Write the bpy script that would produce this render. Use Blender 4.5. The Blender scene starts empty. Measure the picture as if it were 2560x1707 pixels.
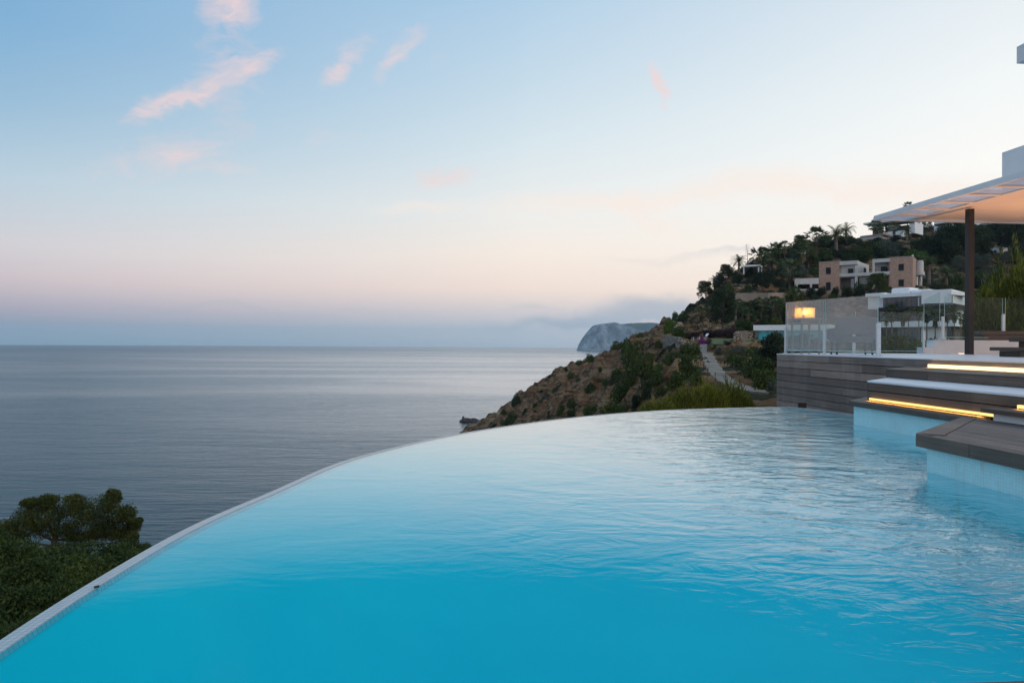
import bpy, math, random
import numpy as np
from mathutils import Vector, Matrix, noise
random.seed(11)
S = bpy.context.scene
COL = S.collection
PI = math.pi

# ------------------------------------------------------------------ camera
FPX, CX, CY, ROLL, H0 = 1707.0, 1280.0, 853.5, math.atan(0.0064), 859.35
PITCH = math.atan((H0 - CY) / FPX)
cd = bpy.data.cameras.new('camera'); cam = bpy.data.objects.new('camera', cd); COL.objects.link(cam)
cd.sensor_width = 36; cd.lens = FPX / 2560 * 36; cd.clip_start = 0.05; cd.clip_end = 30000
cam.matrix_world = Matrix.Rotation(PI/2 + PITCH, 4, 'X') @ Matrix.Rotation(ROLL, 4, 'Z')
S.camera = cam
S.render.resolution_x, S.render.resolution_y = 1024, 682
S.view_settings.view_transform = 'Standard'; S.view_settings.look = 'None'
S.view_settings.exposure = 0.10; S.view_settings.gamma = 1.0
S.render.engine = 'CYCLES'
S.cycles.max_bounces = 8; S.cycles.transparent_max_bounces = 16; S.cycles.volume_bounces = 1

def lin(r, g, b, k=1.0):
    f = lambda c: ((c/255+0.055)/1.055)**2.4 if c/255 > 0.04045 else c/255/12.92
    return (f(r)*k, f(g)*k, f(b)*k, 1)

def C(*a): return (*a, 1)
# ------------------------------------------------------------------ node helpers
class NT:
    def __init__(s, tree): s.t = tree; s.N = tree.nodes; s.L = tree.links
    def n(s, kind, **kw):
        o = s.N.new(kind)
        for k, v in kw.items(): setattr(o, k, v)
        return o
    def put(s, sock, v):
        if isinstance(v, bpy.types.NodeSocket): s.L.new(v, sock)
        else: sock.default_value = v
    def math(s, op, a, b=None, c=None, clamp=False):
        o = s.n('ShaderNodeMath', operation=op, use_clamp=clamp)
        s.put(o.inputs[0], a)
        if b is not None: s.put(o.inputs[1], b)
        if c is not None: s.put(o.inputs[2], c)
        return o.outputs[0]
    def vm(s, op, a, b=None):
        o = s.n('ShaderNodeVectorMath', operation=op); s.put(o.inputs[0], a)
        if b is not None: s.put(o.inputs[1], b)
        return o.outputs['Value'] if op in ('LENGTH', 'DOT_PRODUCT') else o.outputs[0]
    def mix(s, f, a, b, mode='MIX'):
        o = s.n('ShaderNodeMix', data_type='RGBA', blend_type=mode); o.clamp_factor = True
        s.put(o.inputs[0], f); s.put(o.inputs[6], a); s.put(o.inputs[7], b); return o.outputs[2]
    def ramp(s, f, stops, interp='LINEAR'):
        o = s.n('ShaderNodeValToRGB'); s.put(o.inputs[0], f); e = o.color_ramp.elements; o.color_ramp.interpolation = interp
        while len(e) < len(stops): e.new(0.5)
        for i, (p, c) in enumerate(stops):
            e[i].position = p; e[i].color = c if len(c) == 4 else (*c, 1)
        return o.outputs[0]
    def rng(s, v, a, b, c, d, kind='LINEAR'):
        o = s.n('ShaderNodeMapRange', interpolation_type=kind); s.put(o.inputs[0], v)
        for i, x in zip((1, 2, 3, 4), (a, b, c, d)): s.put(o.inputs[i], x)
        return o.outputs[0]
    def noise(s, vec, scale, detail=4, rough=0.55, dist=0.0):
        o = s.n('ShaderNodeTexNoise'); s.put(o.inputs['Vector'], vec); s.put(o.inputs['Scale'], scale)
        o.inputs['Detail'].default_value = detail; o.inputs['Roughness'].default_value = rough; s.put(o.inputs['Distortion'], dist)
        return o
    def mapping(s, vec, loc=(0,0,0), rot=(0,0,0), scale=(1,1,1), kind='POINT'):
        o = s.n('ShaderNodeMapping', vector_type=kind); s.put(o.inputs[0], vec)
        o.inputs[1].default_value = loc; o.inputs[2].default_value = rot; o.inputs[3].default_value = scale
        return o.outputs[0]

# ------------------------------------------------------------------ sky
W = bpy.data.worlds.new('World'); S.world = W; W.use_nodes = True
t = NT(W.node_tree); t.N.clear()
g = t.n('ShaderNodeTexCoord').outputs['Generated']
sx = t.n('ShaderNodeSeparateXYZ'); t.put(sx.inputs[0], g); X, Y, Z = sx.outputs
el = t.math('MAXIMUM', t.math('ARCSINE', Z), 0.0)
fac = t.math('SQRT', t.math('DIVIDE', el, PI/2))
az = t.math('ARCTAN2', X, Y)
P = lambda deg: math.sqrt(deg/90)
rl = t.ramp(fac, [(0, lin(122,148,166)), (P(.9), lin(138,155,172)), (P(2.3), lin(176,170,184)), (P(4.2), lin(208,194,198)), (P(6.5), lin(212,208,212)), (P(11), lin(186,206,219)), (P(16), lin(152,187,213)), (P(21), lin(128,174,211)), (P(40), lin(110,160,205)), (1, lin(140,180,215))])
rc = t.ramp(fac, [(0, lin(176,188,198)), (P(1.2), lin(190,198,206)), (P(2.8), lin(218,210,210)), (P(4.6), lin(246,226,214)), (P(7.5), lin(249,236,224)), (P(11), lin(238,238,234)), (P(16), lin(216,229,235)), (P(21), lin(196,217,231)), (P(27), lin(174,204,228)), (P(45), lin(150,188,222)), (1, lin(140,180,215))])
rr = t.ramp(fac, [(0, lin(216,212,214)), (P(2), lin(240,224,216)), (P(4), lin(255,238,220)), (P(7.5), lin(254,247,238)), (P(13), lin(252,251,247)), (P(18), lin(242,246,246)), (P(25), lin(224,233,240)), (P(45), lin(190,212,232)), (1, lin(140,180,215))])
rb = t.ramp(fac, [(0, lin(235,225,220)), (P(8), lin(250,245,240)), (P(25), lin(235,243,252)), (P(50), lin(205,225,248)), (1, lin(140,180,215))])
c = t.mix(t.rng(az, -.64, 0.02, 0, 1), rl, rc)
c = t.mix(t.rng(az, 0.0, .62, 0, 1), c, rr)
c = t.mix(t.rng(az, .7, 1.6, 0, 1), c, rb)
back = t.rng(az, -3.1, -1.3, 1, 0, 'SMOOTHSTEP')
c = t.mix(back, c, rb)
# thin clouds, laid out on the sky by direction
yy = t.math('MAXIMUM', Y, 0.02)
cb = t.n('ShaderNodeCombineXYZ'); t.put(cb.inputs[0], t.math('DIVIDE', X, yy)); t.put(cb.inputs[1], t.math('DIVIDE', Z, yy))
gn = cb.outputs[0]
wn = t.noise(gn, 9.0, 5, 0.6); wn2 = t.vm('SUBTRACT', wn.outputs['Color'], (0.5,0.5,0.5))
sc1 = t.n('ShaderNodeVectorMath', operation='SCALE'); t.put(sc1.inputs[0], wn2); sc1.inputs[3].default_value = 0.07
warp = t.vm('ADD', gn, sc1.outputs[0])
fib = t.noise(t.mapping(warp, rot=(0,0,-.45), scale=(10, 30, 1)), 1.4, 8, 0.64, 0.9).outputs[0]
def wisps(lst):
    tot = None
    for (px, py, rx, ry, rot, st) in lst:
        m = t.mapping(warp, loc=((px-1280)/FPX, (860-py)/FPX, 0), rot=(0, 0, math.radians(rot)), scale=(rx/FPX, ry/FPX, 1), kind='TEXTURE')
        m = t.vm('MULTIPLY', m, (1,1,0))
        v = t.rng(t.vm('LENGTH', m), 0.0, 1.75, st, 0, 'SMOOTHSTEP')
        tot = v if tot is None else t.math('ADD', tot, v)
    return tot
pink = wisps([(565,10,60,50,0,.9),(575,170,80,140,8,.36),(500,215,150,34,24,.55),(462,240,70,24,16,.75),(360,278,60,26,18,.75),(640,160,60,22,30,.5),
              (1000,125,72,26,52,.75),(860,150,80,26,42,.6),(832,190,34,20,20,.5),(1092,140,26,18,0,.25),(400,385,170,50,14,.5),(440,400,50,18,10,.2),(560,425,90,30,-8,.3),
              (820,338,60,28,10,.35),(1105,443,60,24,-6,1.0),(1642,215,13,50,14,1.0)])
peach = wisps([(1480,500,230,24,3,.5),(1620,540,90,26,-20,.4),(1900,462,260,34,6,.55),(2300,460,260,30,2,.5),(1040,520,90,16,4,.4)])
pink = t.math('MINIMUM', pink, 1.0); pink = t.rng(t.math('ADD', pink, t.math('MULTIPLY', t.math('SUBTRACT', fib, .53), t.math('MULTIPLY', t.math('SQRT', pink), 2.6))), .08, 1.15, 0, 1)
c = t.mix(t.math('MULTIPLY', t.math('MINIMUM', pink, 1.0), .78), c, lin(243,212,208))
c = t.mix(t.math('MULTIPLY', t.math('MINIMUM', peach, 1.0), 1.0), c, lin(252,234,222))
bank = wisps([(1640,772,260,30,6,1.05),(1480,803,230,14,2,.85),(560,772,420,7,-1.5,.22),(1860,628,150,6,2,.25),(1750,640,220,10,5,.2),(1330,762,60,8,4,.3)])
c = t.mix(t.math('MULTIPLY', t.math('MINIMUM', bank, 1.0), .62), c, lin(152,172,192))
sky = t.n('ShaderNodeTexSky', sky_type='NISHITA'); sky.sun_disc = False
SUN_EL, SUN_AZ = math.radians(9), math.radians(125)
sky.sun_elevation = SUN_EL; sky.sun_rotation = SUN_AZ; sky.altitude = 40; sky.dust_density = 1.5
nk = t.n('ShaderNodeVectorMath', operation='SCALE'); t.put(nk.inputs[0], sky.outputs[0]); nk.inputs[3].default_value = 0.08
c = t.mix(0.04, c, nk.outputs[0])
bg = t.n('ShaderNodeBackground'); t.put(bg.inputs[0], c); bg.inputs[1].default_value = 1.0
wo = t.n('ShaderNodeOutputWorld'); t.L.new(bg.outputs[0], wo.inputs[0])

sl = bpy.data.lights.new('sun', 'SUN'); sl.energy = 0.5; sl.angle = math.radians(25); sl.color = (1, .88, .78)
so = bpy.data.objects.new('sun', sl); COL.objects.link(so)
so.rotation_euler = Vector((math.sin(SUN_AZ)*math.cos(SUN_EL), math.cos(SUN_AZ)*math.cos(SUN_EL), math.sin(SUN_EL+.3))).to_track_quat('Z', 'Y').to_euler()

# ------------------------------------------------------------------ photo geometry helpers (pixel of the photo -> ray from the camera station)
def ray(px, py):
    a, b = px-CX, CY-py
    a2 = a*math.cos(ROLL) - b*math.sin(ROLL); b2 = a*math.sin(ROLL) + b*math.cos(ROLL)
    x, z = a2/FPX, b2/FPX; cc, ss = math.cos(PITCH), math.sin(PITCH)
    k = cc - z*ss
    return x/k, (z*cc + ss)/k
def atD(px, py, D): r = ray(px, py); return Vector((r[0]*D, D, r[1]*D))
def onz(px, py, z): r = ray(px, py); D = z/r[1]; return Vector((r[0]*D, D, z))
TH = math.radians(4.6)
def loc(v): return (v[0]*math.cos(TH)+v[1]*math.sin(TH), -v[0]*math.sin(TH)+v[1]*math.cos(TH), v[2])
def vat(px, py, v): r = ray(px, py); D = v/(r[0]*math.cos(TH)+math.sin(TH)); return loc((r[0]*D, D, r[1]*D))
def glo(a, b, z=0): return Vector((a*math.cos(TH)-b*math.sin(TH), a*math.sin(TH)+b*math.cos(TH), z))

# ------------------------------------------------------------------ object helpers
def tag(o, label=None, cat=None, group=None, kind=None):
    if label: o['label'] = label
    if cat: o['category'] = cat
    if group: o['group'] = group
    if kind: o['kind'] = kind
    return o
def empty(name, p=(0,0,0), rz=0, label=None, cat=None, group=None):
    o = bpy.data.objects.new(name, None); COL.objects.link(o); o.location = p; o.rotation_euler = (0,0,rz)
    return tag(o, label, cat, group)
class MB:
    def __init__(s): s.v = []; s.f = []; s.uv = None
    def quad(s, *p):
        n = len(s.v); s.v += [tuple(q) for q in p]; s.f.append(tuple(range(n, n+len(p))))
    def box(s, x0, x1, y0, y1, z0, z1):
        s.prism([(x0,y0),(x1,y0),(x1,y1),(x0,y1)], z0, z1)
    def prism(s, poly, z0, z1):
        n = len(s.v); k = len(poly)
        a = sum(poly[i][0]*poly[(i+1)%k][1]-poly[(i+1)%k][0]*poly[i][1] for i in range(k))
        if a < 0: poly = poly[::-1]
        s.v += [(p[0],p[1],z0) for p in poly] + [(p[0],p[1],z1) for p in poly]
        s.f.append(tuple(range(n+k-1, n-1, -1))); s.f.append(tuple(range(n+k, n+2*k)))
        for i in range(k): j = (i+1) % k; s.f.append((n+i, n+j, n+k+j, n+k+i))
    def hexa(s, b, tp):   # bottom 4 points, top 4 points
        n = len(s.v); s.v += [tuple(q) for q in b] + [tuple(q) for q in tp]
        s.f += [(n+3,n+2,n+1,n), (n+4,n+5,n+6,n+7)] + [(n+i, n+(i+1)%4, n+4+(i+1)%4, n+4+i) for i in range(4)]
    def tube(s, pts, rads, seg=8, cap=True):
        n = len(s.v); k = len(pts)
        for i, p in enumerate(pts):
            p = Vector(p); d = Vector(pts[min(i+1,k-1)]) - Vector(pts[max(i-1,0)]); d.normalize()
            a = d.orthogonal().normalized() if abs(d.z) < .9 else Vector((1,0,0)); a = (a - d*a.dot(d)).normalized(); b = d.cross(a)
            for j in range(seg):
                an = 2*PI*j/seg; s.v.append(tuple(p + (a*math.cos(an)+b*math.sin(an))*rads[i]))
        for i in range(k-1):
            for j in range(seg):
                s.f.append((n+i*seg+j, n+i*seg+(j+1)%seg, n+(i+1)*seg+(j+1)%seg, n+(i+1)*seg+j))
        if cap: s.f.append(tuple(n+j for j in range(seg-1,-1,-1))); s.f.append(tuple(n+(k-1)*seg+j for j in range(seg)))
    def mesh(s, name, mat, smooth=False):
        m = bpy.data.meshes.new(name); m.from_pydata(s.v, [], s.f)
        for x in (mat if isinstance(mat, (list, tuple)) else [mat]): m.materials.append(x)
        if smooth: m.polygons.foreach_set('use_smooth', [True]*len(m.polygons))
        return m
    def build(s, name, mat, parent=None, smooth=False, bevel=0, rz=None, p=None):
        o = bpy.data.objects.new(name, s.mesh(name, mat, smooth)); COL.objects.link(o)
        if parent: o.parent = parent
        if rz is not None: o.rotation_euler = (0,0,rz)
        if p is not None: o.location = p
        if bevel:
            b = o.modifiers.new('bevel', 'BEVEL'); b.width = bevel; b.segments = 2; b.limit_method = 'ANGLE'
        return o

# ------------------------------------------------------------------ materials
def newmat(name):
    m = bpy.data.materials.new(name); m.use_nodes = True; q = NT(m.node_tree); q.N.clear()
    out = q.n('ShaderNodeOutputMaterial'); p = q.n('ShaderNodeBsdfPrincipled'); q.L.new(p.outputs[0], out.inputs[0])
    return m, q, p, out
def bump(q, p, h, strength, dist):
    b = q.n('ShaderNodeBump'); b.inputs['Strength'].default_value = strength; b.inputs['Distance'].default_value = dist
    q.put(b.inputs['Height'], h); q.L.new(b.outputs[0], p.inputs['Normal']); return b
def m_simple(name, c1, c2=None, scale=3, rough=.6, bs=0.2, bd=.01, detail=5, metal=0, stretch=(1,1,1)):
    m, q, p, _ = newmat(name); c2 = c2 or tuple(x*.8 for x in c1)
    co = q.mapping(q.n('ShaderNodeTexCoord').outputs['Object'], scale=stretch)
    n = q.noise(co, scale, detail, .6)
    q.put(p.inputs['Base Color'], q.ramp(n.outputs[0], [(.32, (*c2[:3],1)), (.68, (*c1[:3],1))]))
    p.inputs['Roughness'].default_value = rough; p.inputs['Metallic'].default_value = metal
    if bs: bump(q, p, n.outputs[0], bs, bd)
    return m
def m_wood(name, dark, light, top=False, pal=1.0):
    m, q, p, _ = newmat(name)
    co = q.n('ShaderNodeTexCoord').outputs['Object']
    rnd = q.n('ShaderNodeNewGeometry').outputs['Random Per Island']
    off = q.n('ShaderNodeCombineXYZ'); q.put(off.inputs[1], q.math('MULTIPLY', rnd, 37.0)); q.put(off.inputs[2], q.math('MULTIPLY', rnd, 11.0))
    co = q.vm('ADD', co, off.outputs[0])
    grain = q.noise(q.mapping(co, scale=(46, 1.6, 46)), 1.0, 8, .72, .4).outputs[0]
    blot = q.noise(q.mapping(co, scale=(1.5, .9, 1.8)), 1.3, 5, .65, .5).outputs[0]
    f = q.math('ADD', q.math('MULTIPLY', grain, .6), q.math('MULTIPLY', blot, .5))
    c = q.ramp(f, [(.3, dark), (.52, tuple((a+b)/2 for a, b in zip(dark, light))), (.78, light)])
    wm = q.noise(q.mapping(q.n('ShaderNodeTexCoord').outputs['Object'], scale=(1,1.9,.25)), 1.0, 4, .6, .3).outputs[0]
    c = q.mix(q.rng(wm, .5, .72, 0, .6), c, q.mix(1.0, c, (1.55,1.6,1.7,1), 'MULTIPLY'))
    warm = q.mix(q.rng(q.noise(co, 1.1, 3).outputs[0], .5, .68, 0, .6), c, q.mix(1.0, c, (1.18,.94,.82,1), 'MULTIPLY'))
    c = q.mix(1.0, warm, q.ramp(rnd, [(0, (.55,.54,.54,1)), (.5,(.95,.95,.95,1)), (1, (1.35,1.32,1.28,1))]), 'MULTIPLY')
    q.put(p.inputs['Base Color'], c); q.put(p.inputs['Roughness'], q.rng(blot, .3, .7, .42, .75))
    bump(q, p, grain, .35, .004)
    return m
WOODW = m_wood('weathered_cladding', (.047,.034,.026,1), (.30,.24,.205,1))
WOODD = m_wood('dark_step_timber', (.028,.018,.012,1), (.155,.105,.078,1))
WOODT = m_wood('deck_boards', (.048,.034,.029,1), (.175,.138,.125,1))
WOODB = m_wood('brown_border_board', (.085,.058,.048,1), (.20,.15,.125,1))
def m_tile(name, uvs=False, stain=True):
    m, q, p, _ = newmat(name)
    tc = q.n('ShaderNodeTexCoord')
    if uvs: vec = tc.outputs['UV']
    else:
        s3 = q.n('ShaderNodeSeparateXYZ'); q.put(s3.inputs[0], tc.outputs['Object'])
        cb = q.n('ShaderNodeCombineXYZ'); q.put(cb.inputs[0], s3.outputs[1]); q.put(cb.inputs[1], s3.outputs[2]); vec = cb.outputs[0]
    b = q.n('ShaderNodeTexBrick'); q.put(b.inputs['Vector'], vec); b.offset = 0
    b.inputs['Scale'].default_value = 1; b.inputs['Brick Width'].default_value = .026; b.inputs['Row Height'].default_value = .026
    b.inputs['Mortar Size'].default_value = .0016; b.inputs['Mortar Smooth'].default_value = .2
    c1_, c2_, c3_ = ((.40,.45,.48,1),(.33,.38,.41,1),(.16,.19,.2,1)) if uvs else ((.52,.79,.80,1),(.47,.74,.76,1),(.40,.64,.67,1)); b.inputs['Color1'].default_value = c1_; b.inputs['Color2'].default_value = c2_; b.inputs['Mortar'].default_value = c3_  # riser tiles tinted cyan to carry the water's reflected light
    c = b.outputs['Color']
    if stain:
        s = q.noise(q.mapping(vec, scale=(9, .9, 1)), 1.0, 6, .7).outputs[0]
        c = q.mix(q.rng(s, .55, .72, 0, .6), c, (.50,.40,.24,1))
    s2 = q.noise(vec, 3.0, 5, .6).outputs[0]
    c = q.mix(q.rng(s2, .4, .75, 0, .3), c, (.40,.50,.52,1))
    q.put(p.inputs['Base Color'], c); p.inputs['Roughness'].default_value = .25
    bump(q, p, b.outputs['Fac'], -.3, .002)
    return m
TILE = m_tile('pool_mosaic'); TILER = m_tile('rim_mosaic', True, False)
WHITE = m_simple('white_render', (.80,.80,.80), (.72,.73,.74), 2.2, .75, .15, .01)
FLOORW = m_simple('white_microcement', (.74,.76,.80), (.62,.65,.70), 1.3, .38, .1, .004)
WHITEM = m_simple('white_painted_metal', (.72,.75,.80), (.68,.71,.76), 3, .4, 0)
STEEL = m_simple('brushed_steel', (.62,.66,.70), (.52,.56,.6), 20, .35, 0, metal=.6)
GREYM = m_simple('grey_painted_metal', (.30,.27,.26), (.24,.22,.21), 5, .5, 0)
DARKM = m_simple('dark_brown_post_paint', (.014,.010,.010), (.009,.007,.007), 8, .45, .1, .002)
CEIL = m_simple('ceiling_cloth', (.80,.70,.60), (.72,.62,.52), .6, .8, .1, .03)
GREYF = m_simple('grey_fabric', (.16,.16,.18), (.12,.12,.14), 9, .9, .2, .004)
DARKW = m_simple('dark_window_glass', (.012,.02,.028), (.008,.012,.018), 1, .35, 0)
VOID = m_simple('dark_cavity', (.008,.008,.008), (.005,.005,.005), 1, 1, 0)
DARKW.node_tree.nodes['Principled BSDF'].inputs['Specular IOR Level'].default_value = .12
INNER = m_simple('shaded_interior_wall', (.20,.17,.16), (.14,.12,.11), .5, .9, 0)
BRICK = m_simple('tan_rubble_stone', (.46,.30,.23), (.30,.185,.14), 2.6, .9, .5, .08, 9)
CREAM = m_simple('cream_render', (.55,.53,.52), (.44,.42,.40), .45, .85, .1, .02)
WALLT = m_simple('tan_retaining_render', (.34,.26,.20), (.22,.165,.13), .35, .9, .3, .1, 8)
def m_drystone(name, c1, c2):
    m, q, p, _ = newmat(name); co = q.n('ShaderNodeTexCoord').outputs['Object']
    vo = q.n('ShaderNodeTexVoronoi'); q.put(vo.inputs['Vector'], q.mapping(co, scale=(1.3,1.3,3.4))); vo.inputs['Scale'].default_value = 1
    v2 = q.n('ShaderNodeTexVoronoi'); v2.feature = 'DISTANCE_TO_EDGE'; q.put(v2.inputs['Vector'], q.mapping(co, scale=(1.3,1.3,3.4))); v2.inputs['Scale'].default_value = 1
    hs_ = q.n('ShaderNodeSeparateColor'); q.put(hs_.inputs[0], vo.outputs['Color'])
    c = q.mix(hs_.outputs[0], c2, c1); c = q.mix(q.rng(v2.outputs[0], 0.02, .12, 1, 0), c, C3)
    q.put(p.inputs['Base Color'], c); p.inputs['Roughness'].default_value = .95; bump(q, p, q.math('MINIMUM', v2.outputs[0], .2), 1, .5); return m
C3 = (.03,.024,.02,1)
STONE = m_drystone('dry_stone', (.40,.34,.26,1), (.13,.10,.08,1))
STONEY = m_simple('ochre_boulder_rock', (.36,.28,.18), (.18,.14,.09), .6, .95, .8, .3, 9)
CONC = m_simple('pale_concrete', (.24,.20,.155), (.13,.11,.085), .5, .9, .3, .03, 8)
BARK = m_simple('bark', (.13,.10,.08), (.06,.045,.036), 5, .95, .5, .02, stretch=(1,1,.3))
BARKP = m_simple('palm_trunk_bark', (.20,.155,.125), (.09,.07,.056), 4, .95, .5, .03, stretch=(.3,.3,2))
BLUEP = m_simple('blue_paint', (.03,.12,.45), (.02,.08,.3), 2, .6, 0)
REDB = m_simple('rust_red_door', (.16,.04,.03), (.1,.03,.02), 2, .7, 0)
PURP = m_simple('purple_cushion', (.06,.03,.09), (.04,.02,.06), 5, .9, 0)
def m_pane(name, tint, refl, rough=.03, milk=0.0, milkc=(.8,.78,.74,1)):
    m, q, p, out = newmat(name); q.N.remove(p)
    tr = q.n('ShaderNodeBsdfTransparent'); tr.inputs[0].default_value = tint
    gl = q.n('ShaderNodeBsdfGlossy'); gl.inputs['Roughness'].default_value = rough; gl.inputs[0].default_value = (1,1,1,1)
    co = q.n('ShaderNodeTexCoord').outputs['Object']
    fr = q.n('ShaderNodeLayerWeight'); fr.inputs[0].default_value = .5
    mx = q.n('ShaderNodeMixShader'); q.put(mx.inputs[0], q.math('MINIMUM', q.math('MULTIPLY', q.math('ADD', q.math('POWER', fr.outputs['Facing'], 4.0), .005), refl), .9))
    q.L.new(tr.outputs[0], mx.inputs[1]); q.L.new(gl.outputs[0], mx.inputs[2]); res = mx.outputs[0]
    if milk:
        df = q.n('ShaderNodeBsdfTranslucent'); df.inputs[0].default_value = milkc
        d2 = q.n('ShaderNodeBsdfDiffuse'); d2.inputs[0].default_value = milkc
        ad = q.n('ShaderNodeMixShader'); ad.inputs[0].default_value = .5; q.L.new(df.outputs[0], ad.inputs[1]); q.L.new(d2.outputs[0], ad.inputs[2])
        m2 = q.n('ShaderNodeMixShader'); n = q.noise(co, 1.6, 4).outputs[0]
        q.put(m2.inputs[0], q.rng(n, .3, .7, milk*.8, milk*1.15)); q.L.new(res, m2.inputs[1]); q.L.new(ad.outputs[0], m2.inputs[2]); res = m2.outputs[0]
    q.L.new(res, out.inputs[0]); return m
GLASS = m_pane('clear_fence_glass', (.86,.92,.91,1), .9)
GLASSM = m_pane('salty_fence_glass', (.92,.93,.91,1), 2.9, .03, .15, (.86,.80,.73,1))
GLASSEDGE = m_simple('green_glass_edge', (.45,.62,.60), (.4,.58,.56), 3, .3, 0)
LOUV = m_pane('frosted_roof_panel', (.84,.9,.96,1), .5, .3, .42, (.82,.86,.92,1))
def m_window(name, c1, c2, refl=.5):
    m, q, p, _ = newmat(name)
    co = q.n('ShaderNodeTexCoord').outputs['Object']
    n = q.noise(q.mapping(co, scale=(2.2,2.2,.12)), 1.0, 3).outputs[0]
    q.put(p.inputs['Base Color'], q.ramp(n, [(.35, c1), (.6, c2)])); p.inputs['Roughness'].default_value = .07
    p.inputs['Specular IOR Level'].default_value = refl; return m
WINB = m_window('curtained_blue_glass', (.045,.07,.085,1), (.11,.15,.18,1), .8)
WINT = m_window('turquoise_glass', (.06,.34,.44,1), (.12,.50,.58,1), .7)
WIND = m_window('dark_villa_glass', (.012,.018,.022,1), (.05,.065,.075,1), .8)
def m_emit(name, col, k):
    m, q, p, out = newmat(name); q.N.remove(p); e = q.n('ShaderNodeEmission'); e.inputs[0].default_value = col; e.inputs[1].default_value = k
    q.L.new(e.outputs[0], out.inputs[0]); return m
STRIPA = m_emit('warm_white_led', (1,.74,.36,1), 2.2)
STRIPC = m_emit('amber_led', (1,.62,.20,1), 1.7)
LAMPE = m_emit('lantern_glow', (1,.52,.13,1), 1.5); BULB = m_emit('bulb_glow', (1,.7,.3,1), 40)
SPOTE = m_emit('floor_spot_glow', (1,.72,.5,1), 3)
def m_leaf(name, dark, mid, light, tr=.25):
    m, q, p, out = newmat(name); rnd = q.n('ShaderNodeNewGeometry').outputs['Random Per Island']
    oi = q.n('ShaderNodeObjectInfo').outputs['Random']
    co = q.n('ShaderNodeTexCoord').outputs['Object']
    n = q.noise(co, 2.3, 2).outputs[0]
    f = q.math('ADD', q.math('MULTIPLY', rnd, .55), q.math('MULTIPLY', n, .5))
    c = q.ramp(f, [(.15, dark), (.5, mid), (.92, light)])
    c = q.mix(1.0, c, q.ramp(oi, [(0,(.72,.78,.8,1)),(.5,(1,1,1,1)),(1,(1.3,1.2,.95,1))]), 'MULTIPLY')
    q.put(p.inputs['Base Color'], c); p.inputs['Roughness'].default_value = .65; p.inputs['Specular IOR Level'].default_value = .25
    tl = q.n('ShaderNodeBsdfTranslucent'); q.put(tl.inputs[0], c); mx = q.n('ShaderNodeMixShader'); mx.inputs[0].default_value = tr
    q.L.new(p.outputs[0], mx.inputs[1]); q.L.new(tl.outputs[0], mx.inputs[2]); q.L.new(mx.outputs[0], out.inputs[0]); return m
LPINE = m_leaf('pine_needles', C(.014,.026,.008), C(.040,.058,.014), C(.11,.115,.026))
LPINED = m_leaf('dark_pine_needles', C(.007,.016,.009), C(.018,.034,.016), C(.045,.068,.026))
LBUSH = m_leaf('shrub_leaves', C(.014,.026,.008), C(.040,.066,.014), C(.11,.14,.028))
LBUSHB = m_leaf('bright_shrub_leaves', C(.02,.05,.01), C(.06,.11,.02), C(.12,.18,.035))
LGREY = m_leaf('grey_green_leaves', C(.03,.042,.032), C(.065,.085,.065), C(.12,.14,.10))
LPALM = m_leaf('palm_fronds', C(.026,.046,.020), C(.075,.105,.042), C(.16,.18,.075))
LDEAD = m_leaf('dry_palm_skirt', C(.06,.05,.036), C(.12,.095,.065), C(.2,.16,.11))
LYEL = m_leaf('yellow_green_plumes', C(.04,.055,.008), C(.14,.15,.018), C(.32,.28,.045), .35)
LMAG = m_leaf('magenta_blossom', C(.12,.02,.10), C(.30,.05,.26), C(.45,.1,.4))
LHEDGE = m_leaf('purple_hedge_leaves', C(.014,.010,.014), C(.04,.022,.03), C(.08,.04,.05))

# ------------------------------------------------------------------ sea
def m_sea():
    m, q, p, out = newmat('sea_water')
    co = q.n('ShaderNodeTexCoord').outputs['Object']
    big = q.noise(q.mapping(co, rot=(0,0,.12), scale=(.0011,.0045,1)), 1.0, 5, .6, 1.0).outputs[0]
    w1 = q.noise(q.mapping(co, rot=(0,0,.16), scale=(.10,.42,1)), 1.0, 6, .62, .5).outputs[0]
    w2 = q.noise(q.mapping(co, rot=(0,0,-.1), scale=(.022,.09,1)), 1.0, 3, .5, .3).outputs[0]
    h = q.math('ADD', w1, q.math('MULTIPLY', w2, 1.4)); sp_ = q.n('ShaderNodeSeparateXYZ'); q.put(sp_.inputs[0], co)   # painted into the mix below: stronger sky reflection toward mid-view, weaker far out
    p.inputs['Base Color'].default_value = (.026,.080,.105,1); p.inputs['Specular IOR Level'].default_value = 0
    b = bump(q, p, h, .5, .6); q.put(b.inputs['Strength'], q.rng(big, .40, .60, .42, .82))
    gl = q.n('ShaderNodeBsdfGlossy'); gl.inputs[0].default_value = (1,1,1,1); q.L.new(b.outputs[0], gl.inputs['Normal']); q.put(gl.inputs['Roughness'], q.rng(big, .40, .60, .16, .22))
    lw_ = q.n('ShaderNodeLayerWeight'); lw_.inputs[0].default_value = .5; q.L.new(b.outputs[0], lw_.inputs['Normal'])
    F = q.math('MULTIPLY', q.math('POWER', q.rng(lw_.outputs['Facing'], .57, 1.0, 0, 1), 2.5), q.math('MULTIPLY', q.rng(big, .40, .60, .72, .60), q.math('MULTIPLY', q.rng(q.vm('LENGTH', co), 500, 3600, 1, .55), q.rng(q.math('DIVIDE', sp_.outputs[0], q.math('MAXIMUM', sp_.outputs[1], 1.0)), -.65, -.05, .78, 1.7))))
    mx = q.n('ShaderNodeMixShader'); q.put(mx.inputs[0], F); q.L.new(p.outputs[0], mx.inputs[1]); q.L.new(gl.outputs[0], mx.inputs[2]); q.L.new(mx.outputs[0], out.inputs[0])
    return m
n = 96; mb = MB()
rings = [0, 60, 150, 400, 1200, 3500, 7850]
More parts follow.
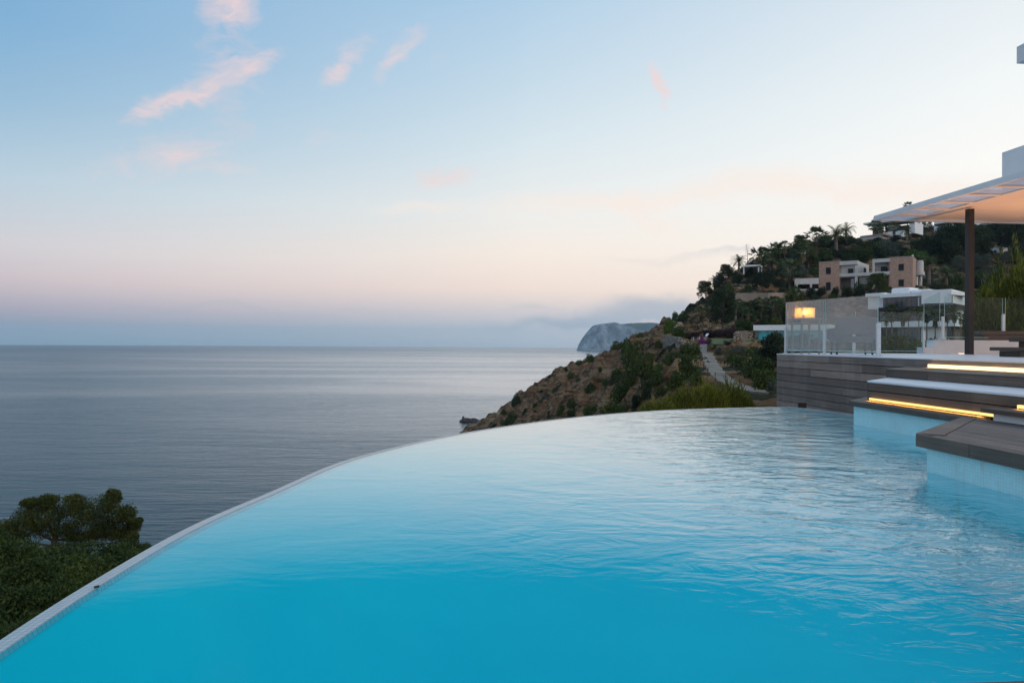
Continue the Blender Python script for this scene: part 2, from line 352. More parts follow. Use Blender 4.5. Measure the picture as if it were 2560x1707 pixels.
for r in rings[1:]:
    for j in range(n): a = 2*PI*j/n; mb.v.append((r*math.sin(a), r*math.cos(a), 0))
mb.f.append(tuple(range(n-1,-1,-1)))
for i in range(len(rings)-2):
    for j in range(n): mb.f.append((i*n+j, (i+1)*n+j, (i+1)*n+(j+1)%n, i*n+(j+1)%n)[::-1])
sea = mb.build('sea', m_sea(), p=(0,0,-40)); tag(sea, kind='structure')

# ------------------------------------------------------------------ headland terrain as columns of (distance, height) read off the photo
def zc(px, D, py): return ray(px, py)[1]*D
COLS = {
 -2500: [(2.5,-3.2),(8,-4.5),(15,-7.5),(25,-16),(60,-46),(900,-70)],
 1100: [(2.5,-3.2),(14,-6.0),(22,-12),(60,-42),(120,-50),(900,-80)],
 1143: [(2.5,-3.2),(14,-5),(40,-20),(90,-42),(270,-43),('p',300,1085),(318,-44),(900,-80)],
 1200: [(2.5,-3.2),(14,-5),(40,-18),(90,-36),(200,-40),('p',270,1079),('p',285,1062),('p',300,1048),(330,-40),(420,-50),(900,-80)],
 1262: [(2.5,-3.2),(14,-5),(40,-16),(90,-30),(180,-34),('p',235,1066),('p',265,1045),('p',292,1022),(330,-34),(430,-50),(900,-80)],
 1300: [(2.5,-3.2),(14,-4.5),(40,-14),(90,-24),('p',200,1066),('p',245,1028),('p',288,982),(330,-26),(430,-50),(900,-80)],
 1400: [(2.5,-3.2),(14,-4.2),(40,-11),(90,-17),('p',140,1052),('p',190,1000),('p',232,962),('p',275,921),(320,-14),(450,-50),(900,-80)],
 1500: [(2.5,-3.2),(14,-4),(40,-8),(70,-10),('p',100,1042),('p',135,996),('p',172,952),('p',205,920),('p',255,884),(300,-6),(480,-50),(900,-80)],
 1600: [(2.5,-3.2),(14,-3.6),(35,-5.2),('p',60,1030),('p',80,985),('p',105,940),('p',140,900),('p',182,868),('p',235,840),(280,0),(520,-50),(900,-80)],
 1663: [(2.5,-3.2),(14,-3.4),(30,-4.8),('p',48,1024),('p',60,985),('p',82,940),('p',108,905),('p',130,868),('p',150,842),('p',180,828),('p',222,812),(270,3),(560,-50),(900,-80)],
 1700: [(2.5,-3.2),(14,-3.4),(30,-4.6),('p',42,1022),('p',54,985),('p',75,940),('p',98,900),('p',122,866),('p',136,849),('p',148,838),('p',168,822),('p',210,799),(260,6),(560,-50),(900,-80)],
 1751: [(2.5,-3.2),(14,-3.3),(26,-4.2),('p',37,1020),('p',50,985),('p',68,940),('p',88,900),('p',112,864),('p',124,852),('p',138,838),('p',152,812),('p',170,790),('p',200,764),(250,8),(600,-50),(900,-80)],
 1785: [(2.5,-3.2),(14,-3.3),(26,-4.2),('p',35,1018),('p',49,985),('p',66,940),('p',86,900),('p',110,866),('p',120,854),('p',136,838),('p',148,815),('p',160,780),('p',172,752),('p',196,722),(250,13),(650,-50),(900,-80)],
 1850: [(2.5,-3.2),(14,-3.2),(24,-4),('p',33,1016),('p',48,986),('p',58,962),('p',72,930),('p',88,895),('p',98,872),('p',104,862),('p',118,848),('p',132,835),('p',146,795),('p',152,765),('p',158,738),('p',176,704),('p',192,678),(250,18),(700,-50),(900,-80)],
 1950: [(2.5,-3.2),(14,-3.2),(24,-3.8),('p',30,1014),('p',45,986),('p',55,960),('p',76,900),('p',94,872),('p',110,856),('p',122,850),('p',136,830),('p',148,785),('p',158,740),('p',164,733),('p',178,700),('p',192,662),('p',202,634),(260,25),(750,-45),(900,-80)],
 2050: [(2.5,-3.2),(14,-3.2),(30,-3.8),(60,-3.2),(90,-.8),(110,.6),(125,1.4),(134,2.0),('p',150,775),('p',160,742),('p',168,729),('p',182,728),('p',188,700),('p',202,655),('p',214,625),('p',222,612),(280,30),(800,-40),(900,-80)],
 2150: [(2.5,-3.2),(14,-3.2),(30,-3.6),(60,-3),(90,-.5),(110,.7),(135,1.6),('p',150,765),('p',162,730),('p',182,726),('p',190,680),('p',204,645),('p',220,622),('p',238,602),(300,36),(900,-60)],
 2300: [(2.5,-3.2),(14,-3.0),(30,-3.2),(60,-2.4),(90,0),(110,.9),(132,1.2),(146,1.5),('p',153,745),('p',160,722),('p',176,718),('p',192,690),('p',215,640),('p',236,606),('p',250,594),('p',275,566),(330,46),(900,-60)],
 2420: [(2.5,-3.2),(14,-2.8),(30,-2.8),(60,-2),(90,0),(120,1.4),(134,1.6),(146,2),('p',154,745),('p',172,708),('p',205,662),('p',232,622),('p',252,590),('p',280,562),(330,50),(900,-50)],
 2600: [(2.5,-3.2),(14,-2.6),(30,-2.5),(60,-1.5),(90,1),(120,3),(140,5),('p',154,740),('p',172,705),('p',205,655),('p',235,612),('p',262,578),('p',285,556),(330,54),(900,-40)],
 4200: [(2.5,-3.2),(14,-2.6),(30,-2),(60,2),(120,16),(200,40),(285,58),(400,70),(900,-30)],
}
KD = np.geomspace(2.5, 900, 470)
cpx = sorted(COLS); CZ = []
for a in cpx:
    pts = [(p[1], zc(a, p[1], p[2])) if p[0] == 'p' else p for p in COLS[a]]
    CZ.append(np.interp(KD, [p[0] for p in pts], [p[1] for p in pts]))
CZ = np.array(CZ)
def fbm(x, y, z=0.0, o=5): return noise.fractal(Vector((x, y, z)), 1.0, 2.0, o)
def hraw(px, D):
    i = max(0, min(len(cpx)-2, int(np.searchsorted(cpx, px))-1)); f = (px-cpx[i])/(cpx[i+1]-cpx[i]); f = max(0, min(1, f))
    return (1-f)*np.interp(D, KD, CZ[i]) + f*np.interp(D, KD, CZ[i+1])
PATHPX = [(1761,860),(1763,872),(1768,886),(1774,900),(1782,916),(1792,931),(1804,944),(1822,956),(1848,968),(1880,977),(1915,982),(1960,986),(2010,989)]
FLAT = []
FLAT2 = []
def relief(x, y, px, D):
    k = min(1, max(0, (D-16)/60)); k2 = 1 if px < 1760 else .62
    r = fbm(x*.045, y*.045, 3) * 2.1 + (abs(fbm(x*.13, y*.13, 7, 4))-.25) * 3.6 + fbm(x*.45, y*.45, 5, 4)*.9
    return r * k * k2
def height(px, D, full=True):
    x = ray(px, 860)[0]*D
    z = hraw(px, D) + (relief(x, D, px, D) if full else 0)
    for (fx, fy, r, fz) in (FLAT if 36 < D < 125 and 1690 < px < 2120 else ()):
        d = math.hypot(x-fx, D-fy)
        if d < r*1.7:
            w = 1 if d < r else 1-(d-r)/(r*.7)
            z = z*(1-w) + fz*w
    if 101 < D < 126 and 1768 < px < 1908:
        w = max(0, min(1, (D-101)/3, (126-D)/3, (px-1768)/10, (1908-px)/10)); z = z*(1-w) + (.02+(D-104)*.058)*w
    if 92 < D < 150 and 2020 < px < 2520:
        w = min(1, (D-92)/8, (150-D)/6, (px-2020)/60, (2520-px)/60); z = z*(1-w) + (-.35+(D-98)*.036)*w
    return z
def hit(px, py, D0=24, D1=330, full=True):
    r = ray(px, py); last = D0; best = (1e9, D0); D = D0
    while D < D1:
        dz = r[1]*D - height(px, D, full)
        if dz < 0: return Vector((r[0]*D, D, r[1]*D))
        if dz/D < best[0]: best = (dz/D, D)
        D *= 1.008
    D = best[1]; return Vector((r[0]*D, D, height(px, D, full)))
pts = [hit(a, b, full=False) for a, b in PATHPX]
for p, q_ in zip(pts, pts[1:]):
    for k in range(6):
        w = p.lerp(q_, k/6); FLAT.append((w.x, w.y, 1.9, w.z-.12))
def m_ground():
    m, q, p, _ = newmat('headland_rock_and_scrub')
    co = q.n('ShaderNodeTexCoord').outputs['Object']; geo = q.n('ShaderNodeNewGeometry')
    big = q.noise(co, .035, 4, .6).outputs[0]
    strat = q.noise(q.mapping(co, rot=(.5,.35,.2), scale=(.06,.06,.55)), 1.0, 7, .68, .6).outputs[0]
    fine = q.noise(co, .9, 8, .7).outputs[0]
    f = q.math('ADD', q.math('MULTIPLY', strat, .65), q.math('MULTIPLY', fine, .35))
    rock = q.ramp(f, [(.33, C(.035,.022,.015)), (.43, C(.14,.08,.045)), (.51, C(.31,.20,.12)), (.59, C(.44,.32,.21)), (.68, C(.62,.50,.37))])
    rock = q.mix(q.rng(big, .42, .6, 0, .65), rock, q.ramp(f, [(.34, C(.07,.036,.02)), (.52, C(.30,.155,.075)), (.70, C(.42,.25,.14))]))
    vo = q.n('ShaderNodeTexVoronoi'); vo.feature = 'DISTANCE_TO_EDGE'; q.put(vo.inputs['Vector'], q.mapping(co, rot=(.3,.2,.5), scale=(.16,.16,.42))); vo.inputs['Scale'].default_value = 1
    rock = q.mix(q.rng(vo.outputs[0], 0, .07, .55, 0), rock, C(.05,.036,.028)); rock = q.mix(1.0, rock, C(1.06,.97,.86), 'MULTIPLY')  # dark cell edges put crevice shade into the rock colour
    scr = q.noise(co, .16, 6, .66).outputs[0]
    sx = q.n('ShaderNodeSeparateXYZ'); q.put(sx.inputs[0], co)
    rt = q.math('DIVIDE', sx.outputs[0], sx.outputs[1])
    thr = q.math('SUBTRACT', scr, q.rng(rt, .14, .38, .07, -.06))
    green = q.ramp(fine, [(.35, C(.018,.026,.014)), (.65, C(.055,.065,.032))])
    near = q.math('MAXIMUM', q.rng(thr, .50, .56, 0, 1), q.rng(sx.outputs[1], 14, 26, 1, 0))
    q.put(p.inputs['Base Color'], q.mix(near, rock, green)); p.inputs['Roughness'].default_value = .95
    p.inputs['Specular IOR Level'].default_value = .1
    bh = q.math('ADD', q.math('MULTIPLY', strat, 1.5), q.math('ADD', fine, q.math('MULTIPLY', q.math('MINIMUM', vo.outputs[0], .12), 4)))
    bump(q, p, bh, 1.0, 2.2); return m
GROUND = m_ground()
PXS = list(np.concatenate([np.linspace(-2500, 1070, 60), np.linspace(1080, 2640, 340), np.linspace(2680, 4200, 30)]))
def grid(name, pxs, Ds, hf, mat, smooth=False):
    mb = MB()
    for D in Ds:
        for a in pxs: mb.v.append((ray(a, 860)[0]*D, D, hf(a, D)))
    k = len(pxs)
    for i in range(len(Ds)-1):
        for j in range(k-1): mb.f.append((i*k+j, i*k+j+1, (i+1)*k+j+1, (i+1)*k+j))
    return mb.build(name, mat, smooth=smooth)
hl = grid('hillside', PXS, [float(d) for d in KD], lambda a, D: float(height(a, D)), GROUND, True)
tag(hl, kind='structure')
# ground behind the camera station, down to the sea
mb = MB(); mb.quad((-8,2.6,-3.3),(12,2.6,-3.3),(60,-60,-3.0),(-60,-60,-6)); mb.quad((-8,2.6,-3.3),(-60,-60,-6),(-90,-40,-46),(-40,20,-46))
tag(mb.build('ground', GROUND), kind='structure')

# ------------------------------------------------------------------ far cape
def m_cape():
    m, q, p, _ = newmat('cape_rock')
    co = q.n('ShaderNodeTexCoord').outputs['Object']; geo = q.n('ShaderNodeNewGeometry')
    n = q.noise(q.mapping(co, rot=(0,.5,0), scale=(.02,.02,.011)), 1.0, 8, .7, .4).outputs[0]
    rock = q.ramp(n, [(.40, C(.12,.15,.17)), (.50, C(.19,.235,.27)), (.62, C(.34,.39,.44))])  # blue-grey tint puts part of the distance haze into the rock colour
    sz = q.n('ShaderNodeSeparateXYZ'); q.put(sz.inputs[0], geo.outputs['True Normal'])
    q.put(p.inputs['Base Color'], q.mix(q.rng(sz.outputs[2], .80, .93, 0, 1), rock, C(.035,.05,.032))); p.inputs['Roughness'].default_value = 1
    bump(q, p, n, 1, 60); return m
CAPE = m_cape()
SK = [(1441,878),(1446,862),(1452,851),(1459,841),(1466,831),(1474,822),(1482,814),(1494,811),(1506,809),(1522,807.5),(1538,805.5),(1552,810),(1560,812),(1580,818),(1620,828),(1700,845),(1800,862)]
SK2 = [(1500,880),(1530,840),(1552,811),(1579,807.5),(1592,806),(1617,806),(1637,807.5),(1660,811),(1700,815),(1800,822),(1950,835),(2100,862)]
def capef(sk, D0, slope, back):
    xs, ys = [p[0] for p in sk], [p[1] for p in sk]
    def f(a, D):
        top = ray(a, float(np.interp(a, xs, ys)))[1]*D0
        top = max(top, -44)
        x = ray(a, 860)[0]*D
        rg = fbm(x*.006, D*.006, 1, 5)*.16 + abs(fbm(x*.016, 0, 2, 4))*.16
        tt = (D-D0)/slope + 1 + rg*(1.5 if D < D0 else .2)
        z = -44 + (top+44)*min(1, max(0, tt)) ** .8
        if D > D0: z = top - (D-D0)/back*(top+60)*.8
        return max(z, -60)
    return f
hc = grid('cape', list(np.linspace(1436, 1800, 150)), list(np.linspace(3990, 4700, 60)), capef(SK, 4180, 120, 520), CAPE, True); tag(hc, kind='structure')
hc2 = grid('far_hills', list(np.linspace(1480, 2110, 130)), list(np.linspace(4700, 5900, 44)), capef(SK2, 5250, 500, 640), m_simple('wooded_far_hill', (.045,.06,.04), (.03,.045,.03), .01, 1, .5, 20), True); tag(hc2, kind='structure')
# sea rocks at the foot of the headland
def rockmesh(name, r, seed, mat, sz=(1,1,.6), n=3):
    bm_v = []; mb = MB()
    import bmesh
    bm = bmesh.new(); bmesh.ops.create_icosphere(bm, subdivisions=n, radius=1)
    for v in bm.verts:
        d = 1 + .38*noise.fractal(v.co*1.3 + Vector((seed*7.1,0,0)), 1, 2, 4)
        v.co = Vector((v.co.x*sz[0], v.co.y*sz[1], v.co.z*sz[2]))*d*r
    m = bpy.data.meshes.new(name); bm.to_mesh(m); bm.free(); m.materials.append(mat); return m
def rock(name, p, r, seed, mat, sz, label, cat='rock', group=None, n=3):
    o = bpy.data.objects.new(name, rockmesh(name, r, seed, mat, sz, n)); COL.objects.link(o); o.location = p
    return tag(o, label, cat, group)
DRK = m_simple('dark_wet_rock', (.05,.035,.03), (.025,.018,.016), .5, .8, .6, .4)
p = onz(1176, 1055, -40)
rock('sea_rock', p+Vector((0,0,-.4)), 5.3, 3, DRK, (1.0,.7,.45), 'low dark rock standing in the sea just off the headland tip', 'rock', n=4)
rock('sea_rock', p+Vector((-3.6,0,1.7)), .9, 5, DRK, (.7,.7,1.5), 'small upright stack rising at the left end of the sea rock', 'rock')

# ------------------------------------------------------------------ pool
RIMPX = [(0,1631),(241,1468),(500,1315),(697,1230),(827,1170),(936,1134),(1148,1085),(1404,1047),(1633,1026.4),(1850,1018.7),(1941,1017.2),(2006,1019.5),(2130,1037)]
rim = [onz(a, b, -1.0) for a, b in RIMPX]
rim = [Vector((-1.2,-.6,-1)), Vector((-1.5,.8,-1))] + rim + [Vector((5.6,8.9,-1)), Vector((6.2,8.4,-1))]
def catmull(ps, k=10):
    out = []
    for i in range(len(ps)-1):
        a, b, c_, d = ps[max(i-1,0)], ps[i], ps[i+1], ps[min(i+2,len(ps)-1)]
        for j in range(k):
            s = j/k; out.append(.5*((2*b)+(c_-a)*s+(2*a-5*b+4*c_-d)*s*s+(3*b-a-3*c_+d)*s**3))
    return out + [ps[-1]]
rc_ = catmull(rim)
for _ in range(12):
    rc_ = [rc_[0]] + [(rc_[i-1]+rc_[i]*2+rc_[i+1])/4 for i in range(1, len(rc_)-1)] + [rc_[-1]]
def m_pool():
    m, q, p, _ = newmat('pool_water')
    co = q.n('ShaderNodeTexCoord').outputs['Object']
    big = q.noise(co, .35, 3, .5, .6).outputs[0]
    q.put(p.inputs['Base Color'], q.ramp(big, [(.3, C(.0,.41,.55)), (.7, C(.0,.49,.63))]))
    p.inputs['Specular IOR Level'].default_value = 0; p.inputs['Roughness'].default_value = 1
    wr = q.n('ShaderNodeSeparateXYZ'); q.put(wr.inputs[0], co)
    # the jets stir the water on the right, the left lies almost still
    stir = q.rng(q.math('ADD', wr.outputs[0], q.math('MULTIPLY', q.noise(co, .5, 2).outputs[0], 2.2)), .2, 4.2, .10, 1, 'SMOOTHSTEP')
    w1 = q.noise(q.mapping(co, rot=(0,0,.25), scale=(1.0,1.6,1)), 1.1, 2, .5, 1.6).outputs[0]
    w2 = q.noise(q.mapping(co, rot=(0,0,-.15), scale=(1.0,1.7,1)), 4.0, 3, .5, 2.2).outputs[0]
    w3 = q.noise(q.mapping(co, rot=(0,0,.1), scale=(1.5,2.6,1)), 9.0, 2, .5, .8).outputs[0]
    h = q.math('ADD', w1, q.math('ADD', q.math('MULTIPLY', w2, .42), q.math('MULTIPLY', w3, .06)))
    b = bump(q, p, h, .3, .05); q.put(b.inputs['Strength'], q.math('MULTIPLY', stir, .36))
    gl = q.n('ShaderNodeBsdfGlossy'); gl.inputs['Roughness'].default_value = .07; gl.inputs[0].default_value = (1,1,1,1); q.L.new(b.outputs[0], gl.inputs['Normal'])
    lw_ = q.n('ShaderNodeLayerWeight'); lw_.inputs[0].default_value = .5; q.L.new(b.outputs[0], lw_.inputs['Normal'])
    F = q.rng(lw_.outputs['Facing'], .684, .938, .010, .90)
    mx = q.n('ShaderNodeMixShader'); q.put(mx.inputs[0], F); tb_ = q.n('ShaderNodeBsdfTransparent'); tb_.inputs[0].default_value = (.62,.93,.97,1); bd = q.n('ShaderNodeMixShader'); bd.inputs[0].default_value = .68; q.L.new(p.outputs[0], bd.inputs[1]); q.L.new(tb_.outputs[0], bd.inputs[2])
    q.L.new(bd.outputs[0], mx.inputs[1]); q.L.new(gl.outputs[0], mx.inputs[2]); q.L.new(mx.outputs[0], _.inputs[0])
    return m
mb = MB()
poly = [(v.x, v.y) for v in rc_]
right = [glo(6.2,7.5), glo(6.2,-2), Vector((0,-1.2,0))]
mb.v = [(x, y, -1.0) for x, y in poly] + [(r.x, r.y, -1.0) for r in right]
mb.f = [tuple(range(len(mb.v)))[::-1]]
tag(mb.build('pool_water', m_pool()), kind='structure')
pool = empty('infinity_pool', (0,0,-1.0), 0, 'curved infinity pool with a thin pale mosaic rim above the sea', 'pool')
# rim with uv so that the mosaic follows the curve
def ribbon(name, rows, mat, parent, uvv):
    k = len(rows[0]); vs = [tuple(p - parent.location) for r in rows for p in r]; fs = []; L = [0]
    for i in range(1, k): L.append(L[-1] + (rows[0][i]-rows[0][i-1]).length)
    for i in range(len(rows)-1):
        for j in range(k-1): fs.append((i*k+j, (i+1)*k+j, (i+1)*k+j+1, i*k+j+1))
    m = bpy.data.meshes.new(name); m.from_pydata(vs, [], fs); m.materials.append(mat); uv = m.uv_layers.new(name='uv')
    for lp in m.loops: uv.data[lp.index].uv = (L[lp.vertex_index % k], uvv[lp.vertex_index//k])
    o = bpy.data.objects.new(name, m); COL.objects.link(o); o.parent = parent; return o
def offs(pts, d, z):
    out = []
    for i, p in enumerate(pts):
        tg = pts[min(i+1,len(pts)-1)] - pts[max(i-1,0)]; nn = Vector((-tg.y, tg.x, 0)).normalized()
        out.append(Vector((p.x, p.y, 0)) + nn*d + Vector((0,0,z)))
    return out
def m_basin():
    m, q, p, _ = newmat('basin_mosaic'); co = q.n('ShaderNodeTexCoord').outputs['Object']
    n = q.noise(co, .8, 5, .6).outputs[0]
    q.put(p.inputs['Base Color'], q.ramp(n, [(.3, C(.0,.66,.75)), (.7, C(.015,.74,.80))])); p.inputs['Roughness'].default_value = .8; p.inputs['Specular IOR Level'].default_value = 0; return m
mb = MB(); rg_ = [offs(rc_, a_, z_) for a_, z_ in ((-.004,-1.012),(-.06,-1.16),(-.2,-1.30),(-.45,-1.45),(-.8,-1.58),(-1.3,-1.67),(-1.9,-1.72),(-2.6,-1.743),(-3.1,-1.76))]; k_ = len(rc_)
for r_ in rg_: mb.v += [tuple(p - pool.location) for p in r_]
for i in range(len(rg_)-1):
    for j in range(k_-1): mb.f.append((i*k_+j, i*k_+j+1, (i+1)*k_+j+1, (i+1)*k_+j))
mb.quad(*([tuple(p_) for p_ in offs(rc_[:-24], -.3, -.745)] + [(7.5,8.2,-.745),(7.5,-2.4,-.745),(-.6,-2.4,-.745)]))
mb.f = [tuple(reversed(f_)) for f_ in mb.f[:-1]] + [mb.f[-1]]
mb.build('basin', m_basin(), pool, True)
ribbon('rim', [offs(rc_, -.012, -1.02), offs(rc_, -.004, -.997), offs(rc_, .066, -1.004), offs(rc_, .076, -1.02), offs(rc_, .076, -1.06)], TILER, pool, [0,.026,.104,.12,.156])
ribbon('outer_wall', [offs(rc_, .078, -1.05), offs(rc_, .078, -4.6)], WHITE, pool, [0,3])
mb = MB(); mb.tube([(-.009,0,0),(.009,.003,.003)], [.004,.005], 7)
d0 = onz(241,1467,-.995); o = mb.build('leaf_on_rim', DARKM, p=d0); tag(o, 'tiny dark leaf lying on the pale pool rim at lower left', 'leaf')

# ------------------------------------------------------------------ terrace, steps and platform (local axes: x = away from pool, y = along the steps)
ZP, ZB, ZA, ZD = -.70, -.447, -.325, -.187
VC, VB, VA, VD = 5.077, 5.30, 6.16, 7.30
Y0 = -1.0
def planks_x(mb, x, y0, y1, z0, z1, rows, th=.022, gap=.011, joints=None, cut=0):
    """cladding facing -x at local x, boards run along y"""
    hgt = (z1-z0)/rows
    for i in range(rows):
        ys = [y0] + sorted([j for r, j in (joints or []) if r == i]) + [y1]
        for a, b in zip(ys, ys[1:]):
            mb.box(x, x+th, a+.0015, b-.0015, z0+i*hgt+gap/2, z0+(i+1)*hgt-gap/2)
def cutpoly(x0, x1, yc, y0=Y0):  # strip from x0 to x1, far end cut at 45 degrees from (x0, yc)
    return [(x0, y0), (x1, y0), (x1, yc+(x1-x0)), (x0, yc)]
# pool-level step: timber slab on a tiled riser
st = empty('pool_step', (0,0,0), TH, 'long dark timber step above pale mosaic tiles beside the water, far end cut diagonally', 'step')
UC = 8.38
mb = MB(); mb.prism([(VC-.07, 6.44), (5.42, 6.44), (5.42, UC+.41), (VC-.07, UC)], ZP-.062, ZP)
mb.prism([(5.43, 5.0), (5.9, 5.0), (5.9, UC+.9), (5.43, UC+.42)], ZP-.062, ZP-.001)
mb.build('tread', WOODD, st, bevel=.004)
mb = MB(); mb.prism([(VC, 5.9), (5.5, 5.9), (5.5, UC+.42), (VC, UC)], -2.2, ZP-.063); mb.build('tiled_riser', TILE, st)
mb = MB(); mb.box(VB-.03, VB-.002, 6.10, 8.36, ZP+.012, ZP+.036); mb.build('step_light', STRIPC, st)
# middle step
POOLSTEP = st
st = empty('terrace_step', (0,0,0), TH, 'middle terrace step with dark plank face and white top, above the long amber light', 'step')
UB = 8.44
mb = MB(); planks_x(mb, VB, Y0, UB, ZP+.002, ZB-.004, 2, joints=[(0,6.9),(1,5.6),(0,3.4)])
mb.hexa([(VB,UB+.003,ZP),(VB+.02,UB+.003,ZP),(VB+.86,UB+.85,ZP),(VB+.84,UB+.86,ZP)], [(VB,UB+.003,ZB-.004),(VB+.02,UB+.003,ZB-.004),(VB+.86,UB+.85,ZB-.004),(VB+.84,UB+.86,ZB-.004)])
mb.build('plank_face', WOODD, st, bevel=.002)
mb = MB(); mb.prism(cutpoly(VB-.006, VA+.1, UB), ZB-.022, ZB); mb.build('tread', FLOORW, st, bevel=.003)
mb = MB(); mb.prism(cutpoly(VB+.025, VA+.1, UB-.03), -1.7, ZB-.024); mb.build('core', VOID, st)
# upper step
st = empty('terrace_step', (0,0,0), TH, 'upper terrace step with a single dark plank face, under the bright cream light strip', 'step')
UA = 9.36
mb = MB(); planks_x(mb, VA, Y0, UA, ZB+.001, ZA-.004, 1, joints=[(0,8.5),(0,6.9),(0,4.1)])
mb.hexa([(VA,UA+.003,ZB),(VA+.02,UA+.003,ZB),(VA+1.12,UA+1.1,ZB),(VA+1.1,UA+1.12,ZB)], [(VA,UA+.003,ZA-.004),(VA+.02,UA+.003,ZA-.004),(VA+1.12,UA+1.1,ZA-.004),(VA+1.1,UA+1.12,ZA-.004)])
mb.build('plank_face', WOODD, st, bevel=.002)
mb = MB(); mb.prism(cutpoly(VA-.006, VD+.1, UA), ZA-.02, ZA); mb.build('tread', WOODD, st, bevel=.003)
mb = MB(); mb.prism(cutpoly(VA+.025, VD+.02, UA-.03), -1.7, ZA-.022); mb.build('core', VOID, st)
for a, b in ((7.06,10.0),(3.4,7.0)):
    mb = MB(); mb.box(VD-.05, VD-.004, a, b, ZA+.001, ZA+.05); mb.build('step_light', STRIPA, st)
def glow(parent, x, y0, y1, z, en, col):
    L = bpy.data.lights.new('strip_glow', 'AREA'); L.shape = 'RECTANGLE'; L.size = .012; L.size_y = y1-y0; L.spread = math.radians(110); L.energy = en; L.color = col
    o = bpy.data.objects.new('strip_glow', L); COL.objects.link(o); o.parent = parent; o.location = (x, (y0+y1)/2, z); o.rotation_euler = (0, math.radians(14), 0)
glow(st, VD-.062, 7.06, 10.0, ZA+.045, 13, (1,.52,.18)); glow(st, VD-.062, 3.4, 7.0, ZA+.045, 15, (1,.52,.18))
# terrace and its timber clad wall
UW = vat(1942, 884.3, VD)[1]
wl = empty('timber_wall', (0,0,0), TH, 'long weathered grey plank wall holding the terrace above the far end of the pool', 'wall')
jn = [(19,12.9),(19,9.6),(18,11.8),(17,13.6),(16,10.9),(15,12.4),(14,11.2),(13,13.2),(19,5.8),(18,8.0)]
mb = MB(); rows = 20; planks_x(mb, VD, Y0, UW, ZD-.15*rows, ZD-.004, rows, joints=jn)
mb.build('cladding', WOODW, wl, bevel=.002)
mb = MB()
for i in range(rows): mb.hexa([(VD+.004,UW+.002,ZD-.15*i-.147),(VD+.03,UW+.002,ZD-.15*i-.147),(VD+2.03,UW+2.0,ZD-.15*i-.147),(VD+2.0,UW+2.02,ZD-.15*i-.147)],[(VD+.004,UW+.002,ZD-.15*i-.004),(VD+.03,UW+.002,ZD-.15*i-.004),(VD+2.03,UW+2.0,ZD-.15*i-.004),(VD+2.0,UW+2.02,ZD-.15*i-.004)])
mb.build('end_cladding', WOODW, wl)
mb = MB(); q0 = loc(atD(2006,1012,11.35)); mb.prism([(q0[0]-.07,q0[1]),(q0[0]+.08,q0[1]+.02),(q0[0]+.08,q0[1]+.1),(q0[0]-.03,q0[1]+.1)], q0[2]-.06, q0[2]+.035)
o = mb.build('rusty_bracket', m_simple('rusty_iron', (.05,.028,.02),(.03,.018,.014),9,.8,.2,.004), rz=TH); tag(o, 'small dark rusty bracket at the pool edge against the plank wall', 'bracket')
mb = MB(); mb.prism([(VD-.006, Y0), (24, Y0), (24, 17.2), (VD+2.0, 17.2), (VD-.006, UW)], ZD-.02, ZD); o = mb.build('terrace_floor', FLOORW, rz=TH, bevel=.003); tag(o, kind='structure')
mb = MB(); mb.prism([(VD+.03, Y0), (24, Y0), (24, 17.1), (VD+2.03, 17.1), (VD+.03, UW-.03)], -6, ZD-.022); o = mb.build('terrace_base', VOID, rz=TH); tag(o, kind='structure')
# platform
pl = empty('sun_platform', (0,0,0), TH, 'low timber platform reaching into the pool with a corner border board', 'platform')
ca = (3.70, 5.24); cb_ = (5.06, 6.47); cx_ = 3.70
bw = .16
nrm = Vector((cb_[0]-ca[0], cb_[1]-ca[1])).normalized(); pn = Vector((nrm.y, -nrm.x))*bw
i0 = (ca[0]+.11, ca[1]-.16)
mb = MB()
mb.prism([ca, cb_, (cb_[0]+.16, cb_[1]-.02), (ca[0]+.165, ca[1]-.105)], ZP-.04, ZP)
mb.build('border_board', WOODB, pl, bevel=.003)
mb = MB()   # boards along y
x = ca[0]+.012; bwid = .088
while x < 5.05:
    fx = (x - (ca[0]+.165)); yend = ca[1]-.112 + fx*(cb_[1]-.02-(ca[1]-.105))/(cb_[0]+.16-(ca[0]+.165))
    yend2 = yend + bwid*.9
    if x < ca[0]+.165: yend = ca[1]-.16; yend2 = ca[1]-.12
    mb.prism([(x+.005, -1.0), (x+bwid-.005, -1.0), (x+bwid-.005, yend2), (x+.005, yend)], ZP-.04, ZP-.002)
    x += bwid
mb.build('deck_boards', WOODT, pl, bevel=.003)
mb = MB(); e = .004
mb.prism([(ca[0]-e, -1), (ca[0]+.02, -1), (ca[0]+.02, 4.1), (ca[0]-e, 4.1)], ZP-.105, ZP-.003)
mb.prism([(ca[0]-e, 4.104), (ca[0]+.02, 4.104), (ca[0]+.02, ca[1]-.58), (ca[0]-e, ca[1]-.58)], ZP-.105, ZP-.003)
mb.prism([(ca[0]-e, ca[1]-.576), (ca[0]+.02, ca[1]-.576), (ca[0]+.02, ca[1]-.02), (ca[0]-e, ca[1]-.004)], ZP-.105, ZP-.003)
mb.prism([(ca[0]+.021, ca[1]-.02), (ca[0]-.002, ca[1]), (cb_[0]-.01, cb_[1]), (cb_[0]+.01, cb_[1]-.02)], ZP-.105, ZP-.041)
mb.build('edge_board', WOODD, pl, bevel=.003)
mb = MB(); mb.prism([(ca[0]+.06, -1.2), (5.3, -1.2), (5.3, 6.45), (cb_[0]+.1, cb_[1]-.06), (ca[0]+.06, ca[1]-.05)], -2.2, ZP-.106)
mb.build('tiled_riser', TILE, pl)
mb = MB(); mb.prism([(ca[0]+.05, -.9), (5.2, -.9), (5.2, 6.3), (cb_[0]+.1, cb_[1]-.12), (ca[0]+.05, ca[1]-.12)], ZP-.104, ZP-.045); mb.build('joist', DARKM, pl)
